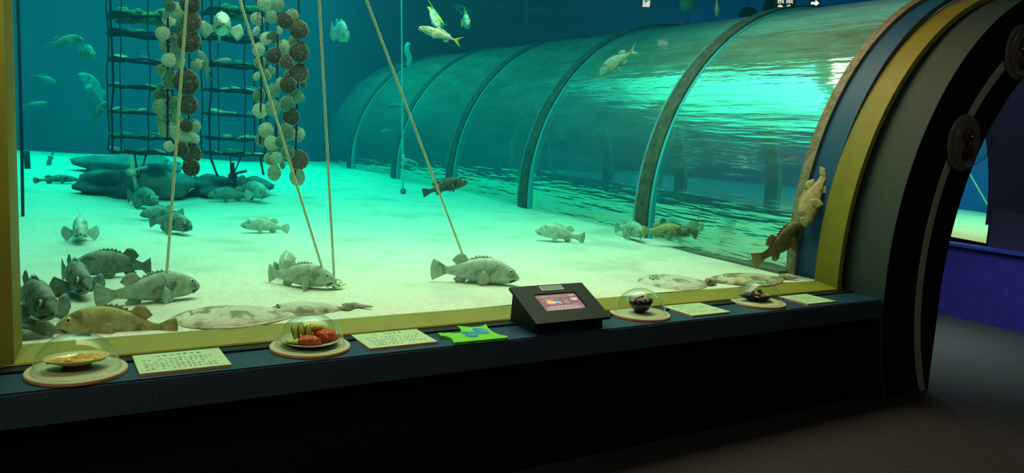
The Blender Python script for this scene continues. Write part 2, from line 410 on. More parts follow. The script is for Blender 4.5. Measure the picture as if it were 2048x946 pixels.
tag(wt, 'clear blue-green sea water filling the tank', 'water', kind='stuff')

# ------------------------------------------------------------------ acrylic tunnel
tn = empty('acrylic_tunnel', (TX, 7.5, 0.0)); tag(tn, 'clear acrylic walk-through tunnel crossing the tank with dark arched ribs', 'tunnel')
RIBS = [3.32, 4.82, 6.66, 8.34, 10.05, 11.85]
TA0 = -math.asin(0.30/TR)
def tring(r_y, name, m, n=96, a0=TA0, smooth='angle'):
    rings = []
    for k in range(n+1):
        a = a0+(PI-2*a0)*k/n
        rings.append([(-r*math.cos(a), y-7.5, TZ+r*math.sin(a)) for r, y in r_y])
    return MB().loft(rings).obj(name, m, tn, smooth)
for i, y in enumerate(RIBS):
    if i == 0:
        tring([(1.925, y-0.03), (1.86, y-0.03), (1.86, y+0.04), (1.925, y+0.04)], 'ring', M_brown)
        tring([(1.90, 3.121), (1.87, 3.121), (1.87, y), (1.90, y)], 'collar', M_collar)
    else:
        rb = tring([(1.945, y-0.07), (1.83, y-0.07), (1.83, y+0.075), (1.945, y+0.075)], 'rib', M_rib)
        sm = tring([(1.925, y-0.095), (1.86, y-0.095), (1.86, y-0.071), (1.925, y-0.071)], 'seam', M_seam); sm.parent = rb
        ed = tring([(1.93, y+0.076), (1.86, y+0.076), (1.86, y+0.115), (1.93, y+0.115)], 'rib_edge', M_ribedge); ed.parent = rb
YS = RIBS+[13.1]
for i in range(len(YS)-1):
    y0, y1 = YS[i]+0.03, YS[i+1]-0.03
    sect = [(-TR, 0.58), (-TR, 0.72), (-TR, 0.86)]+[(-TR*math.cos(PI*k/90), 0.97+1.81*math.sin(PI*k/90)) for k in range(91)]+[(TR, 0.86), (TR, 0.72), (TR, 0.58)]
    rings = [[(x, y-7.5, z) for x, z in sect] for y in (y0, y1)]
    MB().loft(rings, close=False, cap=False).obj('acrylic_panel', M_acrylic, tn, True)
cb = MB(); cb.box((4.20-TX, 3.35-7.5, 0.3), (4.36-TX, 13.1-7.5, 0.702)); cb.box((8.02-TX, 3.35-7.5, 0.3), (8.2-TX, 13.1-7.5, 0.60))
cb.obj('base_curb', mat('green_brown_curb', (0.10, 0.12, 0.075), (0.15, 0.16, 0.10), 9, 0.8, 0.4), tn)
# sand swept over part of the curb

# ================================================================== objects on the ledge
LZ = 0.638
M_disc = mat('cream_board', (0.40, 0.45, 0.27), (0.43, 0.48, 0.30), 30, 0.6)
M_discedge = mat('lamplit_orange_edge', (0.85, 0.34, 0.12), (0.90, 0.40, 0.15), 40, 0.6)  # warm lamplight on the board edges put into the colour
M_ink = mat('dark_ink', (0.03, 0.05, 0.03), rough=0.7)
M_placard = mat('pale_placard', (0.38, 0.60, 0.34), (0.42, 0.64, 0.37), 40, 0.6)
M_plate = mat('white_glazed_plate', (0.45, 0.50, 0.34), rough=0.15, spec=0.6)
def dome(x, y, label, rdisc=0.152, rd=0.128, h=0.118, rot=None):
    t = empty('display_dome', (x, y, LZ)); tag(t, label, 'display dome', 'food display domes on the ledge')
    b = MB(); b.cur = 1; b.lathe([(rdisc-0.002, 0.0), (rdisc, 0.002), (rdisc, 0.011)], 64); b.cur = 0
    b.lathe([(rdisc, 0.011), (rdisc-0.003, 0.014), (0.0005, 0.014)], 64)
    b.obj('base_disc', [M_disc, M_discedge], t, 'angle')
    d = MB(); prof = []
    for k in range(25):
        a = PI/2*k/24; prof.append((max(rd*math.cos(a), 0.0004), 0.018+h*math.sin(a)))
    prof = [(rd+0.006, 0.0145), (rd+0.006, 0.017), (rd, 0.018)]+prof
    rings = [[(r*math.cos(2*PI*k/64), r*math.sin(2*PI*k/64), z) for k in range(64)] for r, z in prof]
    d.loft(rings, cap=False).obj('clear_dome', M_dome, t, True, label='clear acrylic dome')
    return t
def placard(x, y, w, d, label, rows, rz=0.0, seed=0):
    t = empty('text_placard', (x, y, LZ), rz); tag(t, label, 'sign', 'text placards on the ledge')
    b = MB(); b.cur = 1; b.box((-w/2, -d/2, 0), (w/2, d/2, 0.007)); b.cur = 0
    b.box((-w/2-0.0005, -d/2-0.0003, 0.007), (w/2+0.0005, d/2+0.0005, 0.010))
    b.obj('board', [M_placard, M_discedge], t)
    r = random.Random(seed); g = MB()
    for (yy, x0, x1, hh) in rows:
        xx = x0*w
        while xx < x1*w:
            cw = hh*r.uniform(0.75, 1.0)
            if r.random() > 0.14:
                for q in range(r.choice((2, 3, 3, 4))):
                    if r.random() < 0.55:
                        sy = yy*d+r.uniform(-.42, .42)*hh; g.box((xx, sy-hh*0.055, 0.0100), (xx+cw*r.uniform(.5, .9), sy+hh*0.055, 0.0104))
                    else:
                        sx = xx+r.uniform(0.1, .8)*cw; g.box((sx-hh*0.05, yy*d-hh*0.42, 0.0100), (sx+hh*0.05, yy*d+hh*r.uniform(0.1, .42), 0.0104))
            xx += hh*1.12
    g.obj('lettering', M_ink, t)['kind'] = 'stuff'
    return t
dome(0.105, 2.845, 'clear dome over the oval plate of fried food at the left end of the ledge')
dome(0.895, 2.862, 'clear dome over the red cutlets and cucumber slices on the ledge')
dome(2.575, 2.868, 'clear dome over the black bowl, just right of the tilted screen')
dome(3.445, 2.868, 'clear dome over the dark leaf-shaped dish at the right end of the ledge')
R6 = [(0.34, -0.25, 0.28, 0.020), (0.14, -0.42, 0.36, 0.015), (0.02, -0.42, 0.30, 0.015), (-0.10, -0.42, 0.22, 0.015), (-0.22, -0.42, 0.40, 0.015), (-0.34, -0.42, 0.42, 0.015)]
R5 = [(0.32, -0.22, 0.18, 0.020), (0.12, -0.38, 0.40, 0.015), (-0.01, -0.38, 0.36, 0.015), (-0.14, -0.38, 0.26, 0.015), (-0.26, -0.38, 0.38, 0.015), (-0.36, -0.36, 0.02, 0.015)]
placard(0.427, 2.838, 0.292, 0.222, 'cream text placard between the fried food dome and the red cutlet dome', R6, 0.0, 1)
placard(1.240, 2.856, 0.292, 0.222, 'cream text placard between the red cutlet dome and the green map', R5, 0.0, 2)
placard(2.945, 2.852, 0.275, 0.232, 'cream text placard between the black bowl dome and the dark dish dome', [(0.3, -.35, .2, .02), (.12, -.4, .3, .014), (0, -.4, .36, .014), (-.14, -.36, .1, .014), (-.26, -.4, .38, .014)], 0.0, 3)
placard(3.825, 2.832, 0.250, 0.205, 'cream text placard at the far right end of the ledge beside the arch', [(0.3, -.35, .2, .016), (.12, -.4, .34, .012), (0, -.4, .3, .012), (-.14, -.4, .38, .012), (-.28, -.4, .1, .012)], 0.0, 4)

# green map cut-out with a blue bay
mp_ = empty('map_cutout', (1.58, 2.815, LZ)); tag(mp_, 'green foam map cut-out with a blue bay lying on the ledge left of the screen', 'map')
outline = [(1.440, 2.700), (1.690, 2.692), (1.700, 2.715), (1.678, 2.745), (1.676, 2.80), (1.690, 2.86), (1.715, 2.925), (1.690, 2.905), (1.655, 2.893), (1.62, 2.90), (1.588, 2.93), (1.578, 2.945), (1.570, 2.90), (1.560, 2.868), (1.545, 2.842), (1.530, 2.828), (1.50, 2.835), (1.485, 2.850), (1.468, 2.845), (1.452, 2.862), (1.438, 2.852), (1.442, 2.835), (1.432, 2.818), (1.452, 2.798), (1.458, 2.770), (1.452, 2.735), (1.440, 2.715)]
MB().prism([(x-1.58, y-2.815) for x, y in outline], 0, 0.012).obj('land_board', mat('leaf_green_foam', (0.12, 0.55, 0.02), (0.14, 0.60, 0.03), 30, 0.6), mp_)
bay = [(1.533, 2.818), (1.545, 2.795), (1.530, 2.775), (1.535, 2.752), (1.560, 2.742), (1.580, 2.750), (1.588, 2.775), (1.602, 2.785), (1.625, 2.772), (1.650, 2.780), (1.662, 2.815), (1.655, 2.850), (1.640, 2.868), (1.622, 2.872), (1.606, 2.855), (1.610, 2.832), (1.592, 2.818), (1.575, 2.822), (1.560, 2.832), (1.545, 2.838)]
MB().prism([(x-1.58, y-2.815) for x, y in bay], 0.012, 0.014).obj('bay_inlay', mat('bay_blue', (0.02, 0.22, 0.42), (0.03, 0.28, 0.50), 14, 0.5), mp_)
pp = MB()
for a, b in ((1.565, 2.775), (1.625, 2.825), (1.635, 2.812)): pp.box((a-1.58, b-2.815, 0.014), (a-1.58+0.010, b-2.815+0.004, 0.0146))
pp.obj('print', mat('pale_print', (0.55, 0.7, 0.75)), mp_)['kind'] = 'stuff'

# information screen
kx, ky = 1.85, 2.70
kt = empty('screen_kiosk', (2.03, 2.84, LZ)); tag(kt, 'black tilted information screen standing on the ledge', 'screen')
def kp(u, v, h=0.0):   # u across 0..1, v up the sloped face 0..1, h off the face
    A = Vector((1.838, 2.700, 0.694)); B = Vector((2.252, 2.700, 0.694)); Cc = Vector((1.846, 2.952, 0.806))
    n = (B-A).cross(Cc-A).normalized()
    return A+(B-A)*u+(Cc-A)*v+n*h-Vector((2.03, 2.84, LZ))
def kslab(us, vs_, h0, h1, mbx):
    P = [kp(us[0], vs_[0], h0), kp(us[1], vs_[0], h0), kp(us[1], vs_[1], h0), kp(us[0], vs_[1], h0), kp(us[0], vs_[0], h1), kp(us[1], vs_[0], h1), kp(us[1], vs_[1], h1), kp(us[0], vs_[1], h1)]
    return mbx.add(P, [(0, 3, 2, 1), (4, 5, 6, 7), (0, 1, 5, 4), (1, 2, 6, 5), (2, 3, 7, 6), (3, 0, 4, 7)])
M_kiosk = mat('black_kiosk', (0.004, 0.013, 0.012), (0.006, 0.017, 0.016), 60, 0.5, spec=0.15)
S0, S1, T0, T1 = 0.235, 0.80, 0.30, 0.76
fp = MB()
kslab((0, 1), (0, T0), -0.014, 0, fp); kslab((0, 1), (T1, 1), -0.014, 0, fp); kslab((0, S0), (T0, T1), -0.014, 0, fp); kslab((S1, 1), (T0, T1), -0.014, 0, fp)
fp.obj('front_panel', M_kiosk, kt)
body = MB(); prof = [(2.725, 0.0), (2.725, 0.044), (2.945, 0.148), (2.955, 0.0)]
body.loft([[(x-2.03, yy-2.84, z) for yy, z in prof] for x in (1.862, 2.222)]).obj('housing', M_kiosk, kt)
sb = MB(); kslab((S0, S1), (T0, T1), -0.013, -0.009, sb)
sc_ = sb.obj('screen', lamp_mat('screen_glow', (0.30, 0.185, 0.165), 1.0), kt, label='lit brown screen')
def kquad(u0, u1, v0, v1, mbx, h=-0.0088):
    U = lambda u: S0+(S1-S0)*u
    V = lambda v: T0+(T1-T0)*v
    return kslab((U(u0), U(u1)), (V(v0), V(v1)), h-0.0002, h, mbx)
r9 = random.Random(5); ln = MB()
for (v, u0, u1) in ((0.30, 0.20, 0.72), (0.325, 0.76, 0.90), (0.235, 0.10, 0.97), (0.165, 0.12, 0.88), (0.10, 0.06, 0.93), (0.045, 0.08, 0.40), (0.045, 0.44, 0.8)):
    u = u0
    while u < u1:
        w_ = r9.uniform(0.02, 0.09); kquad(u, min(u+w_, u1), v-0.013, v+0.013, ln); u += w_+0.012
for u, v in ((0.20, .735), (0.245, .735), (0.30, .715), (0.34, .74), (0.38, .735), (.47, .735)): kquad(u, u+0.03, v-0.018, v+0.018, ln)
for u, v in ((.09, .64), (.13, .64), (.60, .60), (.66, .62), (.69, .64)): kquad(u, u+.028, v-.010, v+.010, ln)
ln.obj('caption_lines', lamp_mat('screen_white', (1.0, 0.82, 0.75), 0.85), sc_)['kind'] = 'stuff'
def kpoly(pts, name, m, par):
    P = [kp(S0+(S1-S0)*u, T0+(T1-T0)*v, -0.0086) for u, v in pts]
    MB().add(P, [tuple(range(len(P)))]).obj(name, m, par)
kpoly([(.22, .66), (.19, .56), (.20, .47), (.27, .44), (.38, .45), (.40, .50), (.41, .60), (.34, .63), (.28, .67)], 'yellow_picture', lamp_mat('screen_yellow', (0.9, 0.62, 0.20), 1.0), sc_)
kpoly([(.39, .50), (.44, .47), (.52, .42), (.53, .46), (.50, .57), (.45, .60), (.41, .58)], 'blue_picture', lamp_mat('screen_blue', (0.25, 0.75, 0.95), 0.9), sc_)
kpoly([(.82, .74), (.80, .66), (.82, .60), (.88, .57), (.94, .58), (.96, .65), (.95, .72), (.88, .70)], 'white_picture', lamp_mat('screen_white', (1, 1, 1), 1), sc_)
rg = MB()
for k in range(14):
    a = 2*PI*k/14
    for (cu, cv, rr) in ((.68, .50, .035), (.635, .52, .02)):
        u, v = cu+rr*math.cos(a), cv+rr*1.7*math.sin(a); kquad(u, u+.010, v-.012, v+.012, rg)
rg.obj('ring_picture', lamp_mat('screen_tan', (0.75, 0.5, 0.28), 0.9), sc_)
def text_obj(name, body_, size, m, parent, mw):
    c = bpy.data.curves.new(name, 'FONT'); c.body = body_; c.size = size; c.align_x = 'CENTER'; c.align_y = 'CENTER'; c.resolution_u = 3
    c.materials.append(m); o0 = bpy.data.objects.new(name, c); COL.objects.link(o0)
    me = bpy.data.meshes.new_from_object(o0.evaluated_get(bpy.context.evaluated_depsgraph_get())); bpy.data.objects.remove(o0)
    me.materials.clear(); me.materials.append(m); o = bpy.data.objects.new(name, me); COL.objects.link(o); o['kind'] = 'stuff'; o.parent = parent; o.matrix_local = mw
    return o
def face_matrix(u, v, h):
    o = kp(u, v, h); ex = (kp(1, 0)-kp(0, 0)).normalized(); ey = (kp(0, 1)-kp(0, 0)); ez = ex.cross(ey).normalized(); ey = ez.cross(ex)
    M = Matrix.Identity(4)
    for i in range(3): M[i][0] = ex[i]; M[i][1] = ey[i]; M[i][2] = ez[i]; M[i][3] = o[i]
    return M
text_obj('title_lettering', 'むつ湾のホタテがおいしい理由', 0.0155, lamp_mat('screen_white', (1, 1, 1), 1), sc_, face_matrix((S0+S1)/2-0.01, T0+(T1-T0)*.87, -0.0085))
lb = MB(); kslab((0.375, 0.685), (0.835, 0.965), 0.0, 0.0012, lb)
lbo = lb.obj('label_plate', mat('grey_green_label', (0.30, 0.36, 0.32)), kt)
li = MB()
for v, spans in ((.925, ((.40, .53), (.545, .66))), (.880, ((.41, .50), (.53, .665)))):
    for a, b in spans:
        u = a
        while u < b: kslab((u, u+0.012), (v-.009, v+.009), 0.0012, 0.0015, li); u += 0.017
li.obj('label_lettering', M_ink, lbo)['kind'] = 'stuff'

# food samples
M_fry = mat('ochre_fried_batter', (0.50, 0.30, 0.02), (0.66, 0.44, 0.05), 28, 0.5, 0.5, 60)
M_red = mat('red_brown_cutlet', (0.50, 0.07, 0.015), (0.60, 0.12, 0.025), 40, 0.22, 0.5, 90)
M_lett = mat('lettuce_green', (0.40, 0.58, 0.05), (0.52, 0.68, 0.10), 30, 0.5)
M_cuc = mat('cucumber_flesh', (0.42, 0.46, 0.06), (0.50, 0.52, 0.10), 40, 0.35)
M_cucs = mat('cucumber_skin', (0.03, 0.07, 0.015), rough=0.4)
M_lacq = mat('dark_lacquer', (0.012, 0.008, 0.007), rough=0.12, spec=0.7)
M_rim = mat('red_brown_lacquer', (0.16, 0.05, 0.025), rough=0.25, spec=0.5)
DZ = LZ+0.014
f1 = empty('fried_food_plate', (0.105, 2.845, DZ)); tag(f1, 'oval plate of ochre fried food under the leftmost dome', 'food sample')
pl = MB(); pl.lathe([(0.034, 0.012), (0.080, 0.029), (0.100, 0.040), (0.098, 0.042), (0.078, 0.033), (0.030, 0.016), (0.001, 0.015)], 48, sx=1, sy=0.66)
pl.obj('plate', mat('cream_glaze', (0.62, 0.52, 0.22), rough=.2, spec=.6), f1, True)
pl = MB(); pl.lathe([(0.046, 0), (0.048, 0.004), (0.040, 0.016), (0.001, 0.016)], 40, sx=1, sy=0.66); pl.obj('plate_foot', M_rim, f1, True)
for i, (x, y, a, l, h) in enumerate(((-0.040, 0.004, 0.3, 0.044, 0.008), (0.004, -0.016, -0.15, 0.046, 0.008), (0.020, 0.020, 0.2, 0.048, 0.011), (0.050, 0.004, -0.4, 0.034, 0.010))):
    b = MB(); b.blob((0, 0, 0), (l, 0.022, h), i, 0.35, 2.6); o = b.obj('fried_piece', M_fry, f1, True); o.location = (x, y, 0.030); o.rotation_euler = (0, 0, a)
f2 = empty('cutlet_plate', (0.895, 2.862, DZ)); tag(f2, 'white plate of red cutlets, lettuce and three cucumber slices', 'food sample')
pl = MB(); pl.lathe([(0.060, 0), (0.064, 0.006), (0.105, 0.018), (0.112, 0.022), (0.110, 0.024), (0.062, 0.011), (0.001, 0.010)], 48)
pl.obj('plate', M_plate, f2, True)
for i, (x, y, z, rx, ry, rz_, a) in enumerate(((-0.018, -0.045, 0.026, 0.050, 0.028, 0.022, 0.1), (0.060, -0.012, 0.032, 0.046, 0.038, 0.028, -0.5), (0.026, 0.018, 0.052, 0.036, 0.022, 0.020, 0.5))):
    b = MB(); b.blob((0, 0, 0), (rx, ry, rz_), 20+i, 0.22, 2.2); o = b.obj('cutlet', M_red, f2, True); o.location = (x, y, z); o.rotation_euler = (0, 0.15, a)
b = MB()
for i in range(26):
    a = rnd.uniform(0, 2*PI); rr = rnd.uniform(0, 0.035); b.blob((0.004+rr*math.cos(a)*.9, 0.004+rr*math.sin(a)*.7, 0.034+rnd.uniform(0, .034)), (0.016, 0.010, 0.011), i, 0.5, 2.5, 8, 6)
for i in range(12): b.blob((-0.075+rnd.uniform(-.022, .02), -0.030+rnd.uniform(-.02, .02), 0.022+rnd.uniform(0, .008)), (0.015, 0.012, 0.007), 40+i, 0.5, 2.5, 8, 6)
b.obj('lettuce', M_lett, f2, True)
for i, (x, z, l) in enumerate(((-0.062, 0.052, -0.22), (-0.040, 0.055, -0.06), (-0.014, 0.053, 0.08))):
    b = MB(); ring = lambda r1, r2, y: [(r1*math.cos(2*PI*k/28), y, r2*math.sin(2*PI*k/28)) for k in range(28)]
    b.cur = 1; b.loft([ring(0.0128, 0.0345, -0.003), ring(0.0135, 0.0352, 0.0), ring(0.0128, 0.0345, 0.003)])
    b.cur = 0; b.loft([ring(0.0108, 0.0322, -0.0034), ring(0.0108, 0.0322, 0.0034)])
    o = b.obj('cucumber_slice', [M_cuc, M_cucs], f2, True); o.location = (x, -0.012-0.003*i, z); o.rotation_euler = (-0.35, l, 0.1)
f3 = empty('soup_bowl', (2.575, 2.868, DZ)); tag(f3, 'black bowl with a pale shellfish piece under the dome right of the screen', 'food sample')
bw = MB(); bw.lathe([(0.026, 0), (0.028, 0.008), (0.044, 0.020), (0.058, 0.045), (0.060, 0.070), (0.057, 0.070), (0.053, 0.045), (0.03, 0.018), (0.001, 0.016)], 48)
bw.obj('bowl', M_lacq, f3, True)
MB().lathe([(0.0555, 0.060), (0.001, 0.061)], 40).obj('broth', mat('dark_broth', (0.04, 0.03, 0.02), rough=0.1), f3, True)
b = MB(); b.blob((-0.008, -0.020, 0.068), (0.030, 0.020, 0.014), 3, 0.5, 2.5); b.obj('shellfish_piece', mat('grey_shellfish', (0.35, 0.36, 0.33), (0.5, 0.5, 0.46), 30, 0.3), f3, True)
b = MB(); b.blob((-0.014, -0.012, 0.084), (0.016, 0.016, 0.016), 1, 0.05); b.obj('clear_bead', mat('grey_bead', (0.25, 0.26, 0.24), rough=0.08, spec=0.8), f3, True)
f4 = empty('leaf_dish', (3.445, 2.868, DZ)); tag(f4, 'dark leaf-shaped dish of pale slices with a green leaf under the rightmost dome', 'food sample')
dp = [(-0.11, 0.045), (-0.04, -0.055), (0.05, -0.058), (0.105, 0.03), (0.05, 0.06), (-0.05, 0.062)]
b = MB(); sc_in = lambda k, z: [(x*k, y*k, z) for x, y in dp]
b.loft([sc_in(0.45, 0.0), sc_in(0.55, 0.008), sc_in(1.0, 0.030), sc_in(0.96, 0.032), sc_in(0.5, 0.013)]).obj('dish', M_lacq, f4, 'angle')
for i, (x, y, z, a) in enumerate(((0.018, -0.005, 0.032, 0.2), (0.045, -0.008, 0.034, -0.1), (0.0, 0.005, 0.040, 0.5), (0.03, 0.012, 0.046, 0.1))):
    b = MB(); b.blob((0, 0, 0), (0.036, 0.024, 0.012), 30+i, 0.3, 2.2); o = b.obj('pale_slice', mat('amber_slice', (0.42, 0.30, 0.15), (0.52, 0.40, 0.22), 20, 0.35), f4, True); o.location = (x, y, z); o.rotation_euler = (0.2, 0.1, a)
b = MB(); b.blob((-0.045, 0.02, 0.042), (0.034, 0.022, 0.022), 50, 0.5, 2.6); b.obj('radish_shreds', mat('pale_shreds', (0.35, 0.42, 0.36), (0.5, 0.55, 0.48), 60, 0.6, 0.8, 80), f4, True)
b = MB(); P = []; F = []
for k in range(9):
    u = k/8; wd = 0.015*math.sin(PI*u)**.7; P += [(-0.022+0.045*u, wd, 0.062+0.006*math.sin(PI*u)), (-0.022+0.045*u, -wd, 0.064+0.006*math.sin(PI*u)), (-0.022+0.045*u, -wd, 0.062), (-0.022+0.045*u, wd, 0.0605)]
for k in range(8):
    a = 4*k
    for j in range(4): F.append((a+j, a+(j+1) % 4, a+4+(j+1) % 4, a+4+j))
b.add(P, F).obj('green_leaf', mat('shiso_green', (0.03, 0.16, 0.02), rough=0.5), f4, True)

# domes fixed on the black arch, each over a dark red food sample
def arch_dome(x, z, r, label, flabel):
    t = empty('wall_display_dome', (x, 2.655, z)); tag(t, label, 'display dome', 'domes fixed on the arch')
    T = Matrix.Rotation(PI/2, 4, 'X')
    def put(mb_, nm, m_, par, **k):
        mb_.v = [tuple(T @ Vector(p)) for p in mb_.v]; return mb_.obj(nm, m_, par, **k)
    b = MB(); b.lathe([(r, -0.004), (r, 0.008), (r-0.003, 0.011), (0.001, 0.011)], 56); put(b, 'back_disc', mat('brown_grey_disc', (0.14, 0.125, 0.10), (0.20, 0.175, 0.14), 24, 0.7, 0.2), t, smooth='angle')
    d = MB(); rd = r*0.86
    d.loft([[(rr*math.cos(2*PI*k/56), rr*math.sin(2*PI*k/56), zz) for k in range(56)] for rr, zz in [(max(rd*math.cos(PI/2*k/20), .0004), 0.012+rd*0.95*math.sin(PI/2*k/20)) for k in range(21)]], cap=False)
    put(d, 'clear_dome', M_dome, t, smooth=True)
    fs = empty('dark_food_sample', (x, 2.644, z)); tag(fs, flabel, 'food sample', 'dark red food samples on the arch')
    for i, (px_, pz_, rr) in enumerate(((-0.012, 0.048, 0.046), (0.006, -0.052, 0.043))):
        b = MB(); b.blob((0, 0, 0), (rr, rr, 0.024), i+60, 0.22, 2.0); put(b, 'dark_red_piece', mat('dark_red_sauce', (0.055, 0.009, 0.007), (0.09, 0.014, 0.010), 22, 0.25, 0.4, 40), fs, smooth=True).location = (px_, -0.022, pz_)
arch_dome(4.945, 1.607, 0.176, 'clear round dome low on the black arch over a dark red sample', 'two dark red food pieces inside the lower dome on the arch')
arch_dome(5.475, 2.215, 0.176, 'clear round dome high on the black arch, cut by the picture edge', 'two dark red food pieces inside the upper dome on the arch')

# ================================================================== fish
PROF = {
 'grouper': [(.500, -.018, .012, .012, .012), (.485, -.012, .030, .034, .026), (.455, -.005, .050, .052, .045), (.40, .000, .078, .078, .062), (.33, .006, .105, .092, .075), (.25, .012, .124, .100, .082), (.15, .015, .130, .104, .084), (.04, .014, .122, .098, .076), (-.07, .010, .098, .082, .060), (-.17, .004, .070, .058, .041), (-.25, .000, .048, .042, .025), (-.31, -.002, .040, .037, .016), (-.345, -.002, .042, .040, .009)],
 'bream': [(.500, -.03, .012, .012, .010), (.48, -.02, .045, .035, .024), (.44, -.01, .085, .060, .038), (.37, .0, .128, .090, .050), (.28, .005, .160, .115, .058), (.17, .005, .168, .128, .060), (.05, .0, .150, .120, .054), (-.07, .0, .115, .095, .043), (-.18, .0, .072, .062, .028), (-.27, .0, .040, .036, .016), (-.33, .0, .034, .032, .010), (-.35, .0, .036, .034, .006)],
 'jack': [(.500, -.005, .010, .010, .009), (.48, .0, .030, .026, .020), (.43, .0, .055, .048, .034), (.35, .0, .078, .070, .046), (.24, .0, .092, .086, .053), (.12, .0, .094, .090, .053), (-.02, .0, .080, .076, .045), (-.15, .0, .056, .052, .032), (-.25, .0, .030, .028, .018), (-.31, .0, .015, .015, .010), (-.34, .0, .014, .014, .006)],
}
def fish_mat(name, c1, c2, c3, scale=14, hi=.62, belly=None):
    scale *= 2.2
    return mat(name, c1, c2, scale, 0.55, 0.25, 45, spec=0.25, lo=.38, hi=hi, c3=c3, s3=scale*.55, lo3=.56, hi3=.66)
F_OLIVE = fish_mat('olive_fish_skin', (0.37, 0.37, 0.14), (0.53, 0.51, 0.23), (0.18, 0.18, 0.07), 10)
F_GREY = fish_mat('grey_mottled_fish_skin', (0.31, 0.41, 0.31), (0.47, 0.58, 0.44), (0.16, 0.22, 0.16), 13)
F_DARK = fish_mat('dark_mottled_fish_skin', (0.15, 0.22, 0.17), (0.26, 0.35, 0.27), (0.07, 0.10, 0.08), 14)
F_PALE = fish_mat('pale_grey_fish_skin', (0.46, 0.55, 0.45), (0.62, 0.70, 0.56), (0.28, 0.36, 0.28), 12)
F_BLACK = fish_mat('black_rockfish_skin', (0.075, 0.065, 0.04), (0.13, 0.115, 0.07), (0.03, 0.028, 0.02), 14)
F_TAN = fish_mat('tan_fish_skin', (0.42, 0.31, 0.12), (0.55, 0.42, 0.19), (0.25, 0.17, 0.06), 10)
F_BROWN = fish_mat('brown_fish_reflection', (0.20, 0.16, 0.065), (0.28, 0.23, 0.10), (0.12, 0.09, 0.04), 10)
F_SILVER = fish_mat('silver_green_fish_skin', (0.55, 0.58, 0.40), (0.68, 0.70, 0.52), (0.36, 0.40, 0.24), 12)
F_YELLOW = mat('yellow_fin', (0.95, 0.75, 0.04), (0.85, 0.62, 0.04), 20, 0.5)
F_PINK = fish_mat('rosy_grey_fish_skin', (0.62, 0.46, 0.34), (0.72, 0.56, 0.42), (0.42, 0.30, 0.22), 12)
F_TEAL = fish_mat('grey_green_fish_skin', (0.20, 0.29, 0.25), (0.28, 0.37, 0.32), (0.12, 0.18, 0.16), 10)
M_eye = mat('pale_gold_eye', (0.75, 0.72, 0.52), rough=0.2, spec=0.6)
M_pupil = mat('black_pupil', (0.004, 0.004, 0.004), rough=0.1, spec=0.7)
M_mouth = mat('dark_mouth_line', (0.05, 0.05, 0.04), rough=0.7)
def prof_at(P, x):
    for a, b in zip(P, P[1:]):
        if a[0] >= x >= b[0]:
            t = (a[0]-x)/(a[0]-b[0]); return [a[i]+(b[i]-a[i])*t for i in range(5)]
    return P[0] if x > P[0][0] else P[-1]
